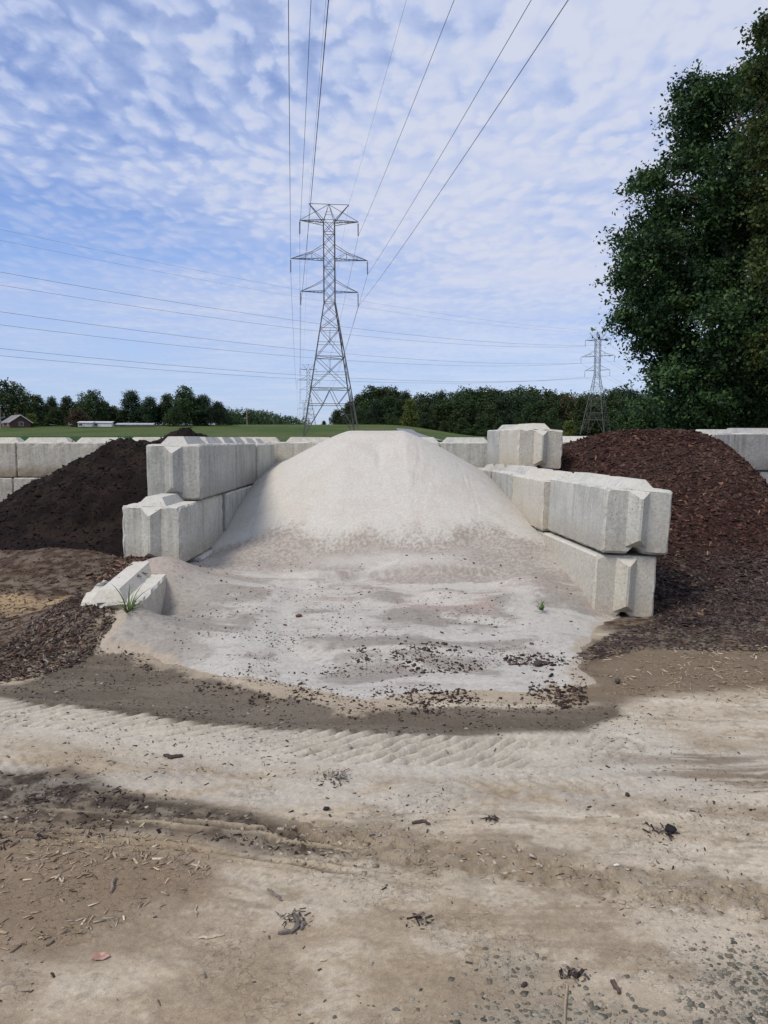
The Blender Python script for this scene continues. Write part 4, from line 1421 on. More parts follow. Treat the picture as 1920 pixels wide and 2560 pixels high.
r4 = np.random.default_rng(61)
xs, ys_ = [], []
for (gx_, gy_, sx_, sy_), k_ in zip(GCL, (1100, 420, 90, 300)):
    xs.append(gx_ + sx_ * 0.72 * r4.normal(size=k_))
    ys_.append(gy_ + sy_ * 0.72 * r4.normal(size=k_))
x2, y2 = sample_poly(GRAV, 260, r4)
x, y = np.concatenate(xs + [x2]), np.concatenate(ys_ + [y2])
n = len(x)
GRC = [(0.115, 0.112, 0.092), (0.155, 0.15, 0.125), (0.085, 0.083, 0.068), (0.21, 0.20, 0.17), (0.28, 0.25, 0.20), (0.13, 0.11, 0.085)]
parts = [stones(x, y, 0.004 + 0.022 * r4.random(n) ** 2.6, pick(r4, n, GRC, 0.2), 62)]
stuff_mesh("gravel", parts, M_chip, "blue-grey crushed gravel pressed into the dirt at the lower right", "gravel")

# ------------------------------------------------------------------ single bits one can point at
def lone_stone(px, py, size, col, label):
    X, Y = G(px, py)
    v, f, c = stones(np.array([0.0]), np.array([0.0]), np.array([size]), np.array([col]), int(px), sink=0.1)
    v = v - np.array([0, 0, v[:, 2].min()])
    o = link("stone", mesh_np("stone", v, f, c, smooth=False), M_chip, loc=(X, Y, float(surf_z(np.array(X), np.array(Y))) - size * 0.08))
    return tag(o, label, "stone", "loose stones on the dirt")


lone_stone(1677, 2081, 0.05, (0.018, 0.018, 0.02), "round black stone on the pale dirt toward the right side")
lone_stone(817, 2027, 0.038, (0.025, 0.024, 0.026), "small twin-lobed black stone on the dirt below the dark dirt clump")
lone_stone(1569, 1990, 0.036, (0.05, 0.042, 0.04), "dark pebble on the pale dirt, farther back than the round black one")
lone_stone(1541, 2170, 0.022, (0.6, 0.58, 0.52), "tiny white pebble beside a dark streak on the right rut")
lone_stone(1312, 2461, 0.026, (0.06, 0.04, 0.042), "dark purplish pebble at the edge of the gravel")
lone_stone(1345, 1667, 0.075, (0.06, 0.052, 0.05), "dark grey bark lump on the right of the sand apron")
lone_stone(1545, 1708, 0.06, (0.07, 0.06, 0.055), "dark lump on the damp dirt just off the sand's right edge")
lone_stone(748, 1576, 0.055, (0.11, 0.055, 0.035), "brown bark nugget lying alone in mid sand apron")


def stick(pts, rad, col, label, name="stick", n=5):
    b = MB()
    ps = []
    X0, Y0 = G(*pts[0])
    for px, py in pts:
        X, Y = G(px, py)
        ps.append((X - X0, Y - Y0, float(ground_z(np.array(X), np.array(Y))) + rad * 0.7))
    m = len(ps)
    # add a midpoint wobble so it reads as a broken splinter
    q = []
    for i in range(m - 1):
        a, c = Vector(ps[i]), Vector(ps[i + 1])
        q += [a, (a * 2 + c) / 3 + Vector((0.003, 0.002, 0.002)), (a + c * 2) / 3 - Vector((0.002, 0.003, -0.001))]
    q.append(Vector(ps[-1]))
    rr = [rad * (0.45 + 0.6 * math.sin(math.pi * (0.12 + 0.8 * i / (len(q) - 1)))) for i in range(len(q))]
    b.tube(q, rr, n)
    me = b.mesh(name)
    ca = me.color_attributes.new("Col", 'FLOAT_COLOR', 'POINT')
    c4 = np.ones((len(me.vertices), 4), np.float32)
    c4[:, :3] = col
    ca.data.foreach_set("color", c4.ravel())
    o = link(name, me, M_chip, loc=(X0, Y0, 0))
    return tag(o, label, "stick", "loose sticks on the dirt")


stick([(495, 2345), (530, 2341), (560, 2335)], 0.0055, (0.45, 0.38, 0.28), "pale straight stick lying flat in the lower left dirt")
stick([(277, 2237), (285, 2205), (290, 2200)], 0.0075, (0.20, 0.165, 0.13), "stubby grey-brown splinter pointing at the camera, left side")
stick([(800, 2404), (815, 2402)], 0.005, (0.5, 0.42, 0.32), "short pale stick at the lower centre")
stick([(490, 2262), (489, 2280), (492, 2293)], 0.003, (0.36, 0.30, 0.22), "thin upright-looking pale splinter near the pale straight stick")
stick([(733, 2285), (742, 2300), (745, 2318), (730, 2330), (695, 2332)], 0.0085, (0.13, 0.11, 0.10), "curved dark frayed wood strip at lower centre left")
stick([(752, 2325), (758, 2312), (765, 2308)], 0.007, (0.15, 0.13, 0.12), "short frayed strip lying beside the curved dark one")
stick([(668, 2223), (690, 2240), (705, 2252)], 0.005, (0.16, 0.14, 0.125), "slanting grey twig above the curved dark strip")
stick([(410, 1893), (430, 1899), (458, 1896)], 0.012, (0.06, 0.045, 0.045), "dark bent strip on the pale tyre tread band")
stick([(1405, 2612), (1418, 2470), (1410, 2455)], 0.004, (0.3, 0.24, 0.17), "thin tan straw at the bottom beside the gravel")
stick([(1548, 2486), (1535, 2462), (1528, 2455)], 0.008, (0.09, 0.065, 0.06), "dark brown bark strip at the gravel's near edge")
stick([(1030, 2062), (1055, 2058), (1075, 2064)], 0.008, (0.07, 0.055, 0.05), "dark curled bark bit left of the right rut")

# fibrous clumps of bark
parts = []


def clump(px, py, w_, seed, n=90, cols=DRK + GRY):
    r = np.random.default_rng(seed)
    X, Y = G(px, py)
    x = 0.5 * w_ * r.normal(size=n)
    y = 0.45 * w_ * r.normal(size=n)
    z0_ = float(ground_z(np.array(X), np.array(Y)))
    v, f, c = chips("c", x, y, lambda a, b: 0.008 * np.exp(-(a * a + b * b) / (w_ * w_ * 0.5)), 0.006 + 0.03 * r.random(n) ** 3, 0.12 + 0.25 * r.random(n), pick(r, n, cols, 0.3), None, tilt=0.5, seed=seed, lift=0.002)
    parts.append((v + np.array((X, Y, z0_)), f, c))


clump(840, 1945, 0.13, 71, 120)
clump(1230, 2052, 0.035, 72, 60)
clump(1660, 2082, 0.06, 73, 60)
clump(1050, 2302, 0.045, 74, 50)
clump(735, 2300, 0.07, 75, 50)
clump(120, 1995, 0.20, 76, 160)
clump(1440, 2440, 0.05, 77, 50)
stuff_mesh("bark_crumbs", parts, M_chip, "dark fibrous bark crumbs in small clumps on the dirt", "bark crumbs")

# reddish dead leaf
X, Y = G(252, 2395)
bl = MB()
bl.add([(-0.05, -0.015, 0.006), (-0.02, -0.03, 0.012), (0.02, -0.022, 0.006), (0.05, 0.0, 0.014), (0.025, 0.022, 0.02), (-0.01, 0.028, 0.012), (-0.045, 0.012, 0.02), (0.0, 0.0, 0.003)],
       [(0, 1, 7), (1, 2, 7), (2, 3, 7), (3, 4, 7), (4, 5, 7), (5, 6, 7), (6, 0, 7)])
lf = bl.build("dead_leaf", simple("faded_red_leaf", (0.33, 0.20, 0.155), 0.8, 0, 0.3, 40))
so = lf.modifiers.new("thick", 'SOLIDIFY')
so.thickness = 0.002
lf.scale = (0.6, 0.6, 0.6)
lf.location = (X, Y, float(ground_z(np.array(X), np.array(Y))) + 0.002)
tag(lf, "faded reddish dead leaf on the dirt at lower left", "leaf")


# grass tufts
def tuft(px, py, z, h_, n, spread, label, seed, Y=None):
    r = np.random.default_rng(seed)
    X_, Y_ = G(px, py, z)
    root = empty("grass_tuft", (X_, Y_, z - 0.02))
    tag(root, label, "grass tuft")
    V, Fs, C = [], [], []
    for i in range(n):
        a = r.random() * 2 * math.pi
        ln = h_ * (0.45 + 0.75 * r.random())
        lean = spread * (0.3 + r.random())
        wd = 0.007 * (0.7 + 0.6 * r.random())
        base = np.array([math.cos(a), math.sin(a), 0]) * 0.03 * r.random()
        dirv = np.array([math.cos(a), math.sin(a), 0])
        sd = np.array([-math.sin(a), math.cos(a), 0])
        b0 = len(V)
        col = np.array((0.085, 0.15, 0.035)) * (0.6 + 0.7 * r.random())
        m = 6
        for k in range(m):
            t = k / (m - 1)
            p = base + dirv * ln * lean * t ** 1.8 + np.array([0, 0, 1]) * ln * (t - 0.35 * lean * t ** 2.4)
            ww = wd * (1 - t) ** 0.6 + 0.0006
            V += [p - sd * ww, p + sd * ww]
            C += [col, col]
        for k in range(m - 1):
            Fs.append((b0 + 2 * k, b0 + 2 * k + 1, b0 + 2 * k + 3, b0 + 2 * k + 2))
    link("blades", mesh_np("blades", V, Fs, np.array(C)), M_leaf, root)
    return root


tuft(322, 1532, 0.255, 0.27, 26, 1.0, "green grass tuft growing against the low broken block", 81)
tuft(1352, 1520, 0.16, 0.09, 18, 0.9, "tiny green grass sprig in the sand near the right wall", 82)

# ------------------------------------------------------------------ pylons
def lattice():
    """returns dict of MB for the parts, in metres, base at z=0"""
    body, peak = MB(1.05), MB(1.05)

    def hw(z):
        return 0.98 if z >= 23.9 else 0.98 + (4.9 - 0.98) * (23.9 - z) / 23.9
    lv = [0, 5.9, 8.7, 14.3, 19.3, 21.6, 23.9]
    up = list(np.linspace(23.9, 38.0, 8))
    cn = lambda z: [(-hw(z), -hw(z), z), (hw(z), -hw(z), z), (hw(z), hw(z), z), (-hw(z), hw(z), z)]
    LEG, BR = 0.115, 0.05
    zs = lv + up[1:]
    for a, b in zip(zs[:-1], zs[1:]):
        A, B = cn(a), cn(b)
        for i in range(4):
            j = (i + 1) % 4
            body.bar(A[i], B[i], LEG if a < 23 else 0.095)
            if a == 0:
                mid = tuple((Vector(B[i]) + Vector(B[j])) * 0.5)
                third = [tuple(Vector(B[i]).lerp(Vector(B[j]), t)) for t in (0.33, 0.67)]
                body.bar(A[i], third[0], 0.06)
                body.bar(A[j], third[1], 0.06)
                for (P, Q, Tt) in ((A[i], B[i], third[0]), (A[j], B[j], third[1])):
                    for t in (0.35, 0.68):
                        body.bar(tuple(Vector(P).lerp(Vector(Q), t)), tuple(Vector(P).lerp(Vector(Tt), t)), 0.035)
                    body.bar(tuple(Vector(P).lerp(Vector(Q), 0.68)), tuple(Vector(P).lerp(Vector(Tt), 0.35)), 0.035)
            elif a == 5.9:
                mid = tuple((Vector(B[i]) + Vector(B[j])) * 0.5)
                third = [tuple(Vector(A[i]).lerp(Vector(A[j]), t)) for t in (0.33, 0.67)]
                for T_ in third:
                    body.bar(mid, T_, BR)
                body.bar(B[i], third[0], BR)
                body.bar(B[j], third[1], BR)
            else:
                body.bar(A[i], B[j], BR)
                body.bar(A[j], B[i], BR)
                if b - a > 4:
                    m0 = Vector(A[i]).lerp(Vector(B[i]), 0.5)
                    m1 = Vector(A[j]).lerp(Vector(B[j]), 0.5)
                    body.bar(m0, m1, 0.04)
                    mt = (Vector(B[i]) + Vector(B[j])) * 0.5
                    cr_ = (Vector(A[i]) + Vector(A[j]) + Vector(B[i]) + Vector(B[j])) * 0.25
                    body.bar(mt, cr_, 0.035)
            if b in (5.9, 8.7, 14.3, 19.3, 23.9, 38.0) or a in (up[2], up[5]):
                body.bar(B[i], B[j], 0.07 if b < 15 else 0.05)
    # plan bracing
    for z in (8.7, 14.3):
        c = cn(z)
        body.bar(c[0], c[2], 0.04)
        body.bar(c[1], c[3], 0.04)
    # crown
    T = cn(38.0)
    for sy in (-0.98, 0.98):
        for sx in (-1, 1):
            peak.bar((sx * 0.98, sy, 38.0), (sx * 3.5, 0, 40.9), 0.07)
            peak.bar((sx * 0.98, sy, 38.0), (0, 0, 40.9), 0.055)
    peak.bar((-3.5, 0, 40.9), (3.5, 0, 40.9), 0.055)
    peak.bar((0, 0, 40.85), (-5.15, 0, 38.05), 0.05)
    peak.bar((0, 0, 40.85), (5.15, 0, 38.05), 0.05)
    peak.bar((-0.42, 0, 39.6), (0.42, 0, 39.6), 0.035)
    peak.bar((-0.6, 0, 39.1), (0.6, 0, 39.1), 0.035)
    arms = []
    for (z, hs, zu, nz) in ((38.0, 5.15, None, 3), (31.4, 6.8, 33.8, 4), (25.8, 5.1, 27.8, 3)):
        for sx in (-1, 1):
            b = MB(1.05)
            tip = Vector((sx * hs, 0, z))
            for sy in (-0.98, 0.98):
                root_ = Vector((sx * 0.98, sy, z))
                b.bar(root_, tip, 0.07)
                if zu is None:
                    rl = Vector((sx * 0.98, sy, z - 0.5))
                    b.bar(rl, tip, 0.055)
                    for k in range(1, nz):
                        t0, t1 = (k - 1) / nz, k / nz
                        b.bar(root_.lerp(tip, t0), rl.lerp(tip, t1), 0.03)
                        b.bar(root_.lerp(tip, t1), rl.lerp(tip, t1), 0.03)
                else:
                    ru = Vector((sx * 0.98, sy, zu))
                    kink = ru.lerp(tip, 0.36)
                    kink.z -= 0.35 if hs > 6 else 0.12
                    b.bar(ru, kink, 0.05)
                    b.bar(kink, tip, 0.05)
                    if hs > 6:
                        b.bar(kink, root_.lerp(tip, 0.36), 0.035)
                        b.bar(kink, root_.lerp(tip, 0.0), 0.035)
                        k2 = kink.lerp(tip, 0.5)
                        b.bar(k2, root_.lerp(tip, 0.68), 0.03)
                        b.bar(kink, root_.lerp(tip, 0.68), 0.03)
            for k in range(nz):
                p0 = Vector((sx * 0.98, -0.98, z)).lerp(tip, k / nz)
                p1 = Vector((sx * 0.98, 0.98, z)).lerp(tip, (k + 0.5) / nz)
                p2 = Vector((sx * 0.98, -0.98, z)).lerp(tip, (k + 1) / nz)
                b.bar(p0, p1, 0.035)
                b.bar(p1, p2, 0.035)
            arms.append((b, tip))
    return body, peak, arms


def insulator_mb(p):
    b = MB()
    n = 15
    b.bar(p, (p[0], p[1], p[2] - 2.45), 0.025, n=5)
    for k in range(n):
        z = p[2] - 0.25 - k * 0.14
        b.bar((p[0], p[1], z), (p[0], p[1], z - 0.07), 0.05, 0.15, n=8)
    b.bar((p[0], p[1] - 0.2, p[2] - 2.4), (p[0], p[1] + 0.2, p[2] - 2.4), 0.05, n=5)
    return b


def pylon():
    root = empty("lattice_pylon")
    body, peak, arms = lattice()
    body.build("lattice_body", M_steel, root)
    peak.build("peak_frame", M_steel, root)
    for b, tip in arms:
        a = b.build("crossarm", M_steel, root)
        insulator_mb(tip).build("insulator_string", M_insul, a)
    return root


MLINE, CLINE = -0.1207, 6.54
GP = "lattice pylons of the power lines"
P1 = pylon()
TOW = []


def put_pylon(o, x, y, z, yaw, label, sc=1.0):
    o.location = (x, y, z)
    o.rotation_euler = (0, 0, yaw)
    o.scale = (sc, sc, sc)
    tag(o, label, "pylon", GP)
    return (x, y, z, yaw, sc)


q = at(826, 1094, 135)
T1 = put_pylon(P1, q[0], 135, q[2], R(6.6), "tall lattice pylon standing in the field right behind the sand pile", 0.965)
T2 = (at(772, 1060, 450)[0], 450, 5.9, R(6.2), 0.96)
put_pylon(copy_tree(P1), *T2[:4], "smaller distant pylon seen just left behind the tall one", T2[4])
T3 = (at(760, 1060, 820)[0], 820, 4.0, R(6.0), 0.97)
put_pylon(copy_tree(P1), *T3[:4], "faint third pylon farther down the line, over the far woods", T3[4])
T4 = (at(756, 1060, 1250)[0], 1250, 1.0, R(6.0), 0.95)
put_pylon(copy_tree(P1), *T4[:4], "tiniest and farthest pylon on the skyline behind the tall one", T4[4])
qr = at(1489, 1086, 315)
TR = (qr[0], 315, qr[2], R(-32), 1.0)
put_pylon(copy_tree(P1), *TR[:4], "pylon in front of the woods on the right, beside the big tree")
T0 = (MLINE * -180 + CLINE, -180, 0.0, R(6.9), 1.0)
TLn = (-152.0, 26.0, 0.0, R(-38), 1.0)
TRn = (TR[0] + 175, TR[1] + 280, 5.0, R(-32), 1.0)


def attach(T, lx_, lz):
    x, y, z, yaw, sc = T
    return Vector((x + lx_ * sc * math.cos(yaw), y + lx_ * sc * math.sin(yaw), z + lz * sc))


def wire(Ts, lx_, lz, sags, rad, label, group, name="power_line"):
    pts = []
    for (A, B), S in zip(zip(Ts[:-1], Ts[1:]), sags):
        a, b = attach(A, lx_, lz), attach(B, lx_, lz)
        n = 40
        for i in range(n + (1 if B is Ts[-1] else 0)):
            t = i / n
            p = a.lerp(b, t)
            p.z -= 4 * S * t * (1 - t)
            pts.append(p)
    b = MB()
    b.tube(pts, rad, 4)
    o = b.build(name, M_wire)
    return tag(o, label, "power line", group)


LA = [T0, T1, T2, T3, T4]
GA, GBW = "overhead wires above the sand bay", "crossing wires of the right pylon"
for lx_, lz, lab in [(-6.8, 28.95, "outermost left overhead cable, from the middle crossarm's left tip of the tall pylon"),
                     (6.8, 28.95, "outer right overhead cable, from the middle crossarm's right tip of the tall pylon"),
                     (-5.15, 35.55, "overhead cable from the top crossarm's left insulator of the tall pylon"),
                     (5.15, 35.55, "overhead cable from the top crossarm's right insulator of the tall pylon"),
                     (-5.1, 23.35, "overhead cable from the lowest crossarm's left insulator of the tall pylon"),
                     (5.1, 23.35, "overhead cable from the lowest crossarm's right insulator of the tall pylon")]:
    wire(LA, lx_, lz, [4.8, 9, 10, 10], 0.022, lab, GA)
wire(LA, -3.5, 40.9, [3.6, 6, 7, 7], 0.011, "thin earth wire on the left horn of the tall pylon", GA)
wire(LA, 3.5, 40.9, [3.6, 6, 7, 7], 0.011, "thin earth wire on the right horn of the tall pylon", GA)
LB = [TLn, TR, TRn]
for lx_, lz, lab in [(-6.8, 28.95, "crossing cable to the middle crossarm's left tip of the right pylon"), (6.8, 28.95, "crossing cable to the middle crossarm's right tip of the right pylon"),
                     (-5.15, 35.55, "crossing cable to the top crossarm's left tip of the right pylon"), (5.15, 35.55, "crossing cable to the top crossarm's right tip of the right pylon"),
                     (-5.1, 23.35, "crossing cable to the lowest crossarm's left tip of the right pylon"), (5.1, 23.35, "crossing cable to the lowest crossarm's right tip of the right pylon")]:
    wire(LB, lx_, lz, [9.0, 9], 0.026, lab, GBW)
wire(LB, -3.5, 40.9, [7, 7], 0.015, "thin crossing earth wire to the right pylon's left horn", GBW)
wire(LB, 3.5, 40.9, [7, 7], 0.015, "thin crossing earth wire to the right pylon's right horn", GBW)

# ------------------------------------------------------------------ trees
def leaf_quads(C, size, r, cols, up=0.35, asp=0.6):
    n = len(C)
    Nn = r.normal(size=(n, 3))
    Nn[:, 2] += up * 2
    Nn /= np.linalg.norm(Nn, axis=1)[:, None]
    T = r.normal(size=(n, 3))
    T -= Nn * np.sum(T * Nn, 1)[:, None]
    T /= np.linalg.norm(T, axis=1)[:, None]
    B = np.cross(Nn, T)
    s = (size * (0.6 + 0.8 * r.random(n)))[:, None]
    V = np.stack([C - T * s * 0.5, C + B * s * asp * 0.5 + Nn * s * 0.08, C + T * s * 0.55, C - B * s * asp * 0.5 + Nn * s * 0.08], 1)
    return V.reshape(-1, 3), np.arange(n * 4).reshape(n, 4), np.repeat(cols, 4, axis=0)


def crown_from_lobes(lobes, n_twig, per, r, tw_len, leaf, cols, droop=0.35, shell=0.55, spray=0.12, lobe_tint=None):
    """lobes: (n,6) centre + radii.  Each twig starts in the lobe and reaches out; leaves sit along it."""
    Lb = np.array(lobes, float)
    area = (Lb[:, 3] * Lb[:, 4] + Lb[:, 4] * Lb[:, 5] + Lb[:, 3] * Lb[:, 5])
    pr = area / area.sum()
    li = r.choice(len(Lb), n_twig, p=pr)
    d = r.normal(size=(n_twig, 3))
    d[:, 2] += 0.15
    d /= np.linalg.norm(d, axis=1)[:, None]
    rad = shell + (1 - shell) * r.random(n_twig) ** 0.7
    # uneven: clumps by direction noise
    cl_ = vn(d[:, 0] * 2.6 + li * 7.3, d[:, 1] * 2.6 + d[:, 2] * 3.1, 5)
    rad *= 0.78 + 0.42 * cl_
    keep = r.random(n_twig) < (0.25 + 1.3 * cl_)
    li, d, rad = li[keep], d[keep], rad[keep]
    n = len(li)
    P0 = Lb[li, :3] + d * Lb[li, 3:6] * rad[:, None]
    dd = d + np.array([0, 0, 0.25])
    dd += 0.35 * r.normal(size=(n, 3))
    dd /= np.linalg.norm(dd, axis=1)[:, None]
    ln = tw_len * (0.5 + 0.9 * r.random(n))
    t = r.random((n, per))
    P = P0[:, None] + dd[:, None] * (ln[:, None] * (t - 0.3))[..., None]
    P[..., 2] -= droop * ln[:, None] * np.clip(t, 0, 1) ** 2
    P += spray * r.normal(size=P.shape)
    pal = np.array(cols)
    tw_c = pal[r.integers(0, len(pal), n)] * (0.75 + 0.5 * r.random((n, 1)))
    if lobe_tint is not None:
        tw_c = tw_c * np.array(lobe_tint)[li]
    C = np.repeat(tw_c[:, None], per, 1) * (0.8 + 0.4 * r.random((n, per, 1)))
    return leaf_quads(P.reshape(-1, 3), leaf, r, C.reshape(-1, 3))


def limb(b, p, q, r0, r1, sag=0.0, n=6, seed=0):
    rr = random.Random(seed)
    p, q = Vector(p), Vector(q)
    pts, rad = [], []
    for i in range(7):
        t = i / 6
        x = p.lerp(q, t)
        x.z += sag * math.sin(math.pi * t)
        if 0 < i < 6:
            k = (q - p).length * 0.03
            x += Vector((rr.uniform(-k, k), rr.uniform(-k, k), rr.uniform(-k, k)))
        pts.append(x)
        rad.append(r0 * (1 - t) + r1 * t)
    b.tube(pts, rad, n)


# the big tree on the right and its neighbours
def big_tree(lob_px, Y, basex, label, cols, ntw, per, leaf, seed, trunk_top, tr=0.32, tw=1.1, spray=0.16):
    r = np.random.default_rng(seed)
    lobes = []
    for (px, py, rp_) in lob_px:
        yy = Y + r.uniform(-2.6, 2.6)
        p = at(px, py, yy)
        rm = rp_ * 0.80 / F * yy
        lobes.append((p[0], p[1], p[2], rm, rm * 1.15, rm * 0.82))
    lobes = np.array(lobes)
    bx_ = at(basex, 1085, Y)[0]
    bz = float(field_z(bx_, Y)) - 0.2
    root = empty("broadleaf_tree", (bx_, Y, bz))
    tag(root, label, "tree", "big trees on the right")
    lobes[:, :3] -= np.array((bx_, Y, bz))
    boughs, btint = [], []
    for l in lobes:
        for q in range(9):
            d = r.normal(size=3)
            d[2] = 0.75 * d[2] + 0.1
            d /= np.linalg.norm(d)
            c_ = l[:3] + d * l[3:6] * (0.55 + 0.5 * r.random())
            rr_ = l[3] * (0.26 + 0.26 * r.random())
            boughs.append((c_[0], c_[1], c_[2], rr_, rr_, rr_ * 0.55))
            btint.append([0.7 + 0.65 * r.random()])
    v, f, c = crown_from_lobes(boughs, ntw, per, r, tw, leaf, cols, spray=spray, lobe_tint=np.array(btint), shell=0.3, droop=0.45)
    link("crown", mesh_np("crown", v, f, c), M_leaf, root)
    b = MB()
    limb(b, (0, 0, -0.3), (0.3, 0.1, trunk_top), tr, 0.06, 0, 8, seed)
    for k, l in enumerate(lobes):
        hz = max(1.2, min(trunk_top * 0.92, l[2] - 0.35 * math.hypot(l[0], l[1]) - 0.4))
        limb(b, (0.3 * hz / trunk_top, 0.1 * hz / trunk_top, hz), l[:3], max(0.05, tr * 0.42 * (1 - 0.6 * hz / trunk_top)), 0.025, 0.3, 5, seed + k)
    b.build("trunk", M_bark, root)
    return root


GREEN = [(0.0277, 0.0607, 0.0251), (0.0383, 0.0792, 0.0264), (0.0198, 0.0449, 0.0198), (0.0554, 0.0977, 0.029)]
GREENL = [(0.0396, 0.0792, 0.0224), (0.0554, 0.0977, 0.0238), (0.029, 0.0607, 0.0198), (0.0726, 0.0977, 0.0264)]
big_tree([(1612, 640, 80), (1632, 740, 95), (1645, 850, 80), (1665, 950, 70), (1640, 540, 75), (1606, 455, 36), (1640, 455, 50), (1700, 400, 80), (1735, 300, 70), (1728, 215, 42), (1790, 240, 60),
          (1850, 215, 55), (1700, 600, 120), (1720, 760, 140), (1740, 910, 125), (1800, 420, 110), (1830, 600, 140), (1850, 790, 140), (1850, 950, 120), (1920, 350, 110), (1930, 550, 140), (1940, 760, 140),
          (1950, 950, 120), (1720, 1030, 70), (1790, 1045, 70), (1900, 1045, 70), (1572, 700, 50), (1560, 600, 36), (1580, 800, 42), (1760, 330, 70), (1780, 960, 90), (1830, 1000, 90), (1720, 960, 80), (1880, 880, 110), (1760, 700, 110), (2040, 420, 150), (2060, 650, 170), (2050, 880, 160), (1960, 200, 110), (2020, 1030, 90)], 30, 1800,
         "huge dark green tree filling the right edge, leafy down to the wall", GREEN, 20500, 15, 0.145, 91, 14.0, tw=1.0, spray=0.10)
big_tree([(1918, 112, 34), (1962, 45, 58), (1960, 180, 75), (1940, 330, 70), (1900, 380, 34), (1965, 480, 90), (1925, 520, 40), (1960, 680, 80), (1980, 860, 90), (2080, 300, 150), (2080, 600, 170), (2180, 420, 140), (2170, 750, 150), (2100, 880, 130), (2060, 120, 110)], 25, 2040,
         "lighter yellowish-green tree reaching in at the right edge before the huge dark one", GREENL, 7200, 15, 0.13, 92, 14.0, tw=0.9, spray=0.09)
big_tree([(1600, 1045, 45), (1640, 1020, 50), (1630, 1060, 45), (1680, 1060, 55), (1760, 1055, 60), (1850, 1060, 60), (1930, 1060, 60)], 36, 1640,
         "low dark shrubby growth at the foot of the huge tree, above the right wall", GREEN, 4500, 15, 0.12, 93, 3.0, 0.14, spray=0.1)


# prototypes for far trees, about 12 m tall
def far_tree(name, lobes, cols, seed, ntw=1150, per=9, leaf=0.46, trunk=0.2, top=9.5, tw=1.2, spray=0.3, droop=0.3, up=0.35):
    r = np.random.default_rng(seed)
    root = empty(name)
    tint = 0.78 + 0.5 * r.random((len(lobes), 1))
    v, f, c = crown_from_lobes(lobes, ntw, per, r, tw, leaf, cols, spray=spray, droop=droop, lobe_tint=tint, shell=0.5)
    link("crown", mesh_np("crown", v, f, c), M_leaf, root)
    b = MB()
    limb(b, (0, 0, -0.4), (0, 0, top), trunk, 0.05, 0, 6, seed)
    for k, l in enumerate(lobes):
        hz = max(1.0, min(top * 0.9, l[2] - 1.0))
        limb(b, (0, 0, hz), l[:3], 0.08, 0.03, 0.2, 4, seed + k)
    b.build("trunk", M_bark, root)
    return root


def rl(seed, n, R0, zlo, zhi, rr, taper=0.5):
    r = random.Random(seed)
    o = []
    for i in range(n):
        t = (i + 0.5) / n
        a = i * 2.4 + r.uniform(-0.4, 0.4)
        z = zlo * 0.75 + (zhi - zlo * 0.75) * t
        w_ = R0 * 1.2 * (1 - taper * t ** 1.5) * r.uniform(0.45, 0.95)
        q_ = rr * 1.22 * r.uniform(0.75, 1.25) * (1 - 0.4 * t)
        o.append((math.cos(a) * w_, math.sin(a) * w_, z, q_, q_, q_ * 0.8))
    o.append((0, 0, zhi, rr * 0.7, rr * 0.7, rr * 0.6))
    o.append((0, 0, (zlo + zhi) / 2, R0 * 0.7, R0 * 0.7, (zhi - zlo) * 0.45))
    return o


FG = [(0.0297, 0.054, 0.0189), (0.0405, 0.0702, 0.023), (0.0513, 0.081, 0.0257), (0.0243, 0.0446, 0.0189)]
FP = [(0.0243, 0.0486, 0.0243), (0.0324, 0.058, 0.027), (0.0203, 0.0392, 0.0203)]
FY_ = [(0.1013, 0.135, 0.0297), (0.081, 0.1148, 0.027), (0.1215, 0.1485, 0.0378)]
FB = [(0.081, 0.0567, 0.0324), (0.0607, 0.054, 0.027), (0.1013, 0.0675, 0.0405)]
protos = {
    'a': far_tree("broadleaf_tree", rl(1, 13, 3.8, 2.2, 10.2, 2.1), FG, 101),
    'b': far_tree("broadleaf_tree", rl(2, 12, 3.2, 2.0, 10.6, 2.0, 0.6), FG, 102),
    'c': far_tree("broadleaf_tree", rl(3, 15, 4.6, 1.8, 9.6, 2.2, 0.35), FG, 103, ntw=1350),
    'p': far_tree("pine_tree", rl(4, 13, 3.0, 3.0, 10.8, 1.5, 0.75), FP, 104, droop=0.05, leaf=0.36),
    'k': far_tree("conical_tree", rl(5, 12, 2.3, 1.6, 10.8, 1.5, 0.9), FG, 105, ntw=850),
    'y': far_tree("poplar_tree", rl(6, 12, 2.4, 1.6, 10.4, 1.7, 0.7), FY_, 106, ntw=900),
    'r': far_tree("russet_tree", rl(7, 11, 3.4, 1.5, 9.4, 2.0, 0.5), FB, 107, ntw=900),
}
first = {k: True for k in protos}


def plant(key, px, top_py, Y, label, group, base_py=None, wide=1.0, rz=None):
    o = protos[key]
    if first[key]:
        first[key] = False
    else:
        o = copy_tree(o)
    p = at(px, 1080, Y)
    x_ = p[0]
    z_ = float(field_z(x_, Y)) if base_py is None else at(px, base_py, Y)[2]
    top = at(px, top_py, Y)[2]
    s = max(0.12, (top - z_) / 11.9)
    o.location = (x_, Y, z_ - 0.2)
    o.scale = (s * wide, s * wide, s)
    o.rotation_euler = (0, 0, random.uniform(0, 6.28) if rz is None else rz)
    tag(o, label, "tree", group)
    return o


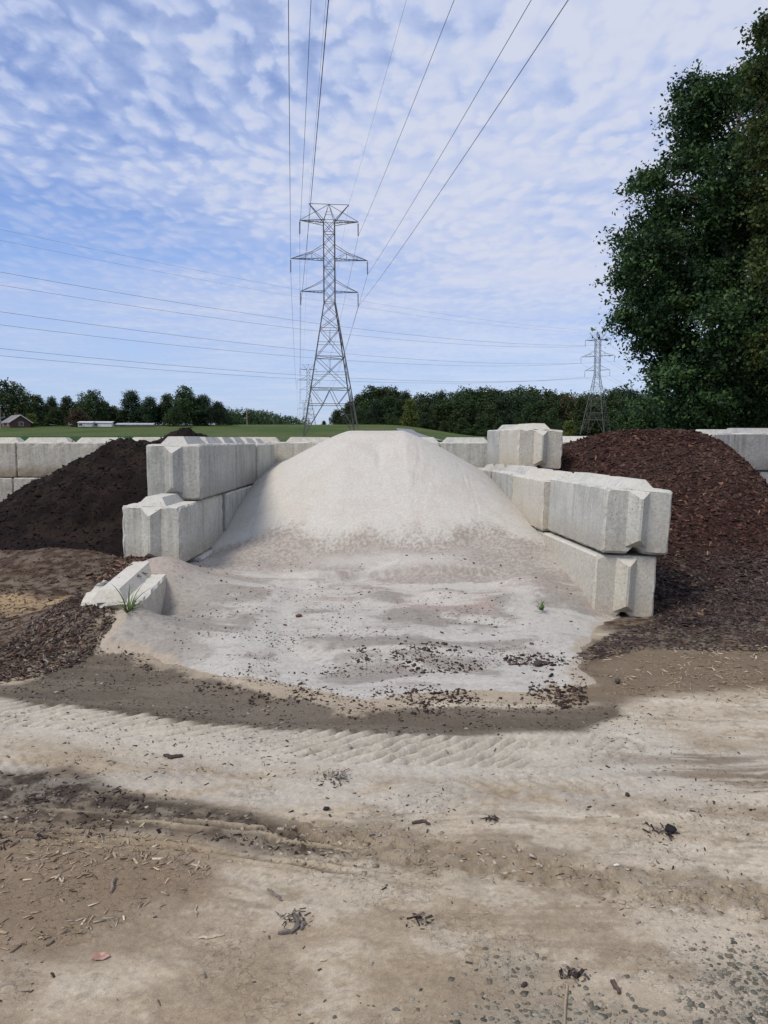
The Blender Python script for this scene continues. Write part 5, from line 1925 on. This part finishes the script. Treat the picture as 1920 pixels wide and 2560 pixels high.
GLT = "trees beyond the field on the left"
plant('c', 30, 941, 250, "tall round dark tree at the left picture edge behind the brick house", GLT, wide=1.0)
plant('b', 95, 985, 262, "dark tree between the tall round left tree and the next crown", GLT)
plant('p', 132, 990, 268, "ragged narrow evergreen rising behind the pale bush", GLT)
plant('b', 170, 988, 268, "slim dark tree just left of the wide paired crown", GLT)
plant('c', 232, 966, 255, "wide dome-shaped dark tree behind the white trailers", GLT, wide=0.85)
plant('y', 80, 1030, 238, "light green bushy tree beside the brick house", GLT, wide=1.5)
plant('r', 196, 1017, 240, "russet brown small tree in front of the dark left trees", GLT, wide=1.5)
plant('a', 285, 1012, 268, "low dark tree filling the gap right of the dome-shaped one", GLT, wide=1.2)
plant('p', 332, 975, 262, "flat-topped brownish pine standing apart in the left trees", GLT, wide=1.3)
plant('p', 375, 990, 258, "dark pine close beside the flat-topped one", GLT, wide=1.2)
plant('b', 420, 982, 262, "medium dark tree left of the tallest middle crown", GLT)
plant('a', 465, 962, 255, "tall full-crowned green tree in the middle of the left trees", GLT, wide=1.1)
plant('c', 440, 1010, 248, "spreading low tree in front of the full-crowned green one", GLT, wide=0.9)
plant('p', 510, 985, 256, "dark spiky pine right of the full-crowned green tree", GLT, wide=1.3)
plant('p', 545, 1002, 252, "last ragged pine at the right end of the left trees", GLT, wide=1.4)
plant('b', 310, 1022, 262, "short dark tree below the flat-topped pine", GLT, wide=1.5)
plant('a', 140, 1015, 252, "dark round tree behind the russet one", GLT, wide=1.3)
for px_l, top_l, k_l in [(62, 1000, 'a'), (115, 1012, 'c'), (160, 1020, 'b'), (205, 1000, 'a'), (262, 1003, 'b'), (350, 1010, 'a'), (395, 1005, 'c'), (485, 1000, 'b'), (530, 1018, 'a'), (575, 1035, 'c'), (490, 1025, 'c'), (240, 1025, 'c')]:
    plant(k_l, px_l, top_l, 270 + 6 * math.sin(px_l), "dark tree half hidden among the tree row beyond the left field", GLT, wide=1.35)
GRT = "trees of the wood on the right"
rr = random.Random(5)
tops = [(805, 1050), (835, 1021), (870, 1000), (905, 978), (930, 962), (985, 958), (1020, 975), (1060, 985), (1112, 968), (1165, 965), (1237, 970), (1315, 961), (1358, 961), (1400, 972), (1444, 970), (1500, 975), (1545, 968), (1600, 970)]
tx, ty = zip(*tops)
WOOD = "dark green tree packed among others in the wood across the field"
x_ = 810
while x_ < 1660:
    ty_ = np.interp(x_, tx, ty) + rr.uniform(-2, 10)
    plant(rr.choice('abcabp'), x_, ty_, rr.uniform(375, 405), WOOD, GRT, wide=rr.uniform(0.95, 1.25))
    x_ += rr.uniform(24, 34)
x_ = 818
while x_ < 1660:
    ty_ = np.interp(x_, tx, ty) + rr.uniform(20, 40)
    plant(rr.choice('abcpkk'), x_, min(ty_, 1060), rr.uniform(348, 368), WOOD, GRT, wide=rr.uniform(0.95, 1.3))
    x_ += rr.uniform(24, 36)
x_ = 850
while x_ < 1660:
    plant(rr.choice('abckp'), x_, rr.uniform(1030, 1052), rr.uniform(326, 340), WOOD, GRT, wide=rr.uniform(1.1, 1.6))
    x_ += rr.uniform(34, 50)
plant('y', 1026, 992, 330, "yellow-green poplar standing out before the dark wood", GRT, wide=1.0)
plant('k', 1062, 1030, 326, "small rounded green tree just right of the yellow-green poplar", GRT, wide=1.5)
plant('k', 1318, 1004, 328, "pointed mid-green tree in the wood, left of the right pylon", GRT, wide=0.95)
plant('k', 1382, 1018, 328, "narrow cone-shaped young tree between the pointed tree and right pylon", GRT, wide=0.8)
plant('r', 1420, 976, 360, "brownish tree in the wood just left of the right pylon", GRT, wide=0.9)
plant('y', 1424, 1048, 318, "pale green bush at the wood's edge above the askew cream block", GRT, wide=1.5)

# far-off wood on the skyline: reads as one mass
r5 = np.random.default_rng(77)
lob = []
for px in np.arange(555, 760, 5.5):
    Y = 560 + r5.uniform(-40, 60)
    tp = np.interp(px, [555, 600, 650, 700, 740, 760], [1022, 1030, 1031, 1040, 1050, 1056]) + r5.uniform(-2, 5)
    p = at(px, tp, Y)
    rm = 5.5 + r5.uniform(-1, 2.5)
    lob.append((p[0], Y, p[2] - rm * 0.8, rm, rm, rm))
    lob.append((p[0] + 2, Y - 4, p[2] - rm * 2.0, rm * 1.2, rm, rm * 1.2))
v, f, c = crown_from_lobes(lob, 7000, 8, r5, 1.8, 0.95, FG, spray=0.5, lobe_tint=0.8 + 0.4 * r5.random((len(lob), 1)))
stuff(link("woodland", mesh_np("woodland", v, f, c), M_leaf), "distant dark wood on the skyline between the left trees and the pylons", "woodland")

# ------------------------------------------------------------------ poles, house and sheds at the far left
def pole(px, top_py, Y, label, rad=0.16, arm=True):
    p = at(px, 1080, Y)
    z0 = float(field_z(p[0], Y))
    h_ = at(px, top_py, Y)[2] - z0
    root = empty("utility_pole", (p[0], Y, z0))
    tag(root, label, "utility pole")
    b = MB()
    b.bar((0, 0, -0.3), (0, 0, h_), rad, rad * 0.7, 8)
    b.build("pole", M_pole, root)
    if arm:
        b = MB()
        b.box((0, 0, h_ - 0.5), (1.5, 0.12, 0.14))
        for x in (-0.6, 0.6):
            b.bar((x, 0, h_ - 0.45), (x, 0, h_ - 0.2), 0.06, n=6)
        b.build("crossbar", M_pole, root)
    return root


pole(618, 1019, 285, "lone thin utility pole on the field crest left of the pylons", 0.2)
pole(2, 1000, 215, "pale wooden pole at the left picture edge in front of the brick house", 0.2, arm=False)


def house(px, Y, rz, label):
    p = at(px, 1080, Y)
    z0 = float(field_z(p[0], Y))
    root = empty("brick_house", (p[0], Y, z0), rz)
    tag(root, label, "house")
    W_, D_, H_ = 8.6, 6.0, 1.5
    b = MB()
    b.add([(-W_ / 2, -D_ / 2, -0.5), (W_ / 2, -D_ / 2, -0.5), (W_ / 2, D_ / 2, -0.5), (-W_ / 2, D_ / 2, -0.5), (-W_ / 2, -D_ / 2, H_), (W_ / 2, -D_ / 2, H_), (W_ / 2, D_ / 2, H_), (-W_ / 2, D_ / 2, H_),
           (-W_ / 2, 0, H_ + 2.0), (W_ / 2, 0, H_ + 2.0)], [(0, 1, 5, 4), (2, 3, 7, 6), (1, 2, 6, 9, 5), (3, 0, 4, 8, 7)])
    wl = b.build("wall", M_brick, root)
    b = MB()
    o_ = 0.45
    for sy in (-1, 1):
        y1, z1 = sy * (D_ / 2 + o_), H_ - 0.25
        vs = []
        for t in (0.0, 0.18):
            vs += [(-W_ / 2 - o_, 0, H_ + 2.08 + t), (W_ / 2 + o_, 0, H_ + 2.08 + t), (W_ / 2 + o_, y1, z1 + t), (-W_ / 2 - o_, y1, z1 + t)]
        b.add(vs, [(0, 1, 2, 3), (7, 6, 5, 4), (0, 4, 5, 1), (1, 5, 6, 2), (2, 6, 7, 3), (3, 7, 4, 0)])
    rf_ = b.build("roof", M_roof, root)
    b = MB()
    b.box((-1.5, 0.5, H_ + 2.4), (0.9, 0.8, 1.3))
    b.build("chimney", M_brick, rf_)
    for sy in (-1, 1):
        b = MB()
        b.bar((W_ / 2 + o_ + 0.02, sy * (D_ / 2 + o_), H_ - 0.2), (W_ / 2 + o_ + 0.02, 0, H_ + 2.15), 0.17)
        b.build("gable_trim", M_white, rf_)
    for (x, y, ax) in ((-3, -D_ / 2 - 0.02, 0), (2.5, -D_ / 2 - 0.02, 0), (W_ / 2 + 0.02, 0.2, 1)):
        b = MB()
        b.box((x, y, 1.0), (1.3, 0.1, 1.2) if ax == 0 else (0.1, 1.3, 1.2))
        wn2 = b.build("window", M_white, root)
        b = MB()
        b.box((x, y - 0.06, 1.0) if ax == 0 else (x + 0.06, y, 1.0), (1.1, 0.05, 1.0) if ax == 0 else (0.05, 1.1, 1.0))
        b.build("pane", M_glass, wn2)
    return root


house(42, 236, R(-50), "low brick house with grey roof and white gable trim at the far left")


def shed(px, py, Y, W_, D_, H_, label, wallm, roofm, name, rz=0.1, pitch=0.4):
    p = at(px, py, Y)
    root = empty(name, (p[0], Y, p[2]), rz)
    tag(root, label, "shed" if name == "metal_shed" else "trailer")
    b = MB()
    b.box((0, 0, H_ / 2), (W_, D_, H_))
    b.build("body", wallm, root)
    b = MB()
    vs = []
    for t in (0, 0.12):
        vs += [(-W_ / 2 - .2, -D_ / 2 - .2, H_ + 0.02 + t), (W_ / 2 + .2, -D_ / 2 - .2, H_ + 0.02 + t), (W_ / 2 + .2, D_ / 2 + .2, H_ + pitch + t), (-W_ / 2 - .2, D_ / 2 + .2, H_ + pitch + t)]
    b.add(vs, [(3, 2, 1, 0), (4, 5, 6, 7), (0, 1, 5, 4), (1, 2, 6, 5), (2, 3, 7, 6), (3, 0, 4, 7)])
    b.build("roof", roofm, root)
    for k in range(1):
        b = MB()
        b.box((-W_ / 2 + (k + 0.6) * W_ / 3.4, -D_ / 2 - 0.03, H_ * 0.55), (0.9, 0.06, H_ * 0.4))
        b.build("window", M_glass, root)
    return root


shed(216, 1067, 233, 4.2, 2.4, 1.15, "short grey-white trailer below the russet tree, left of the long one", M_shed, M_white, "parked_trailer")
shed(258, 1067, 236, 5.6, 2.4, 1.15, "long white trailer under the dome-shaped dark tree", M_white, M_white, "parked_trailer")
shed(338, 1066, 240, 11.0, 3.0, 0.45, "long low shed with pale sheet roof right of the white trailers", M_roof, M_shed, "metal_shed", pitch=0.5)
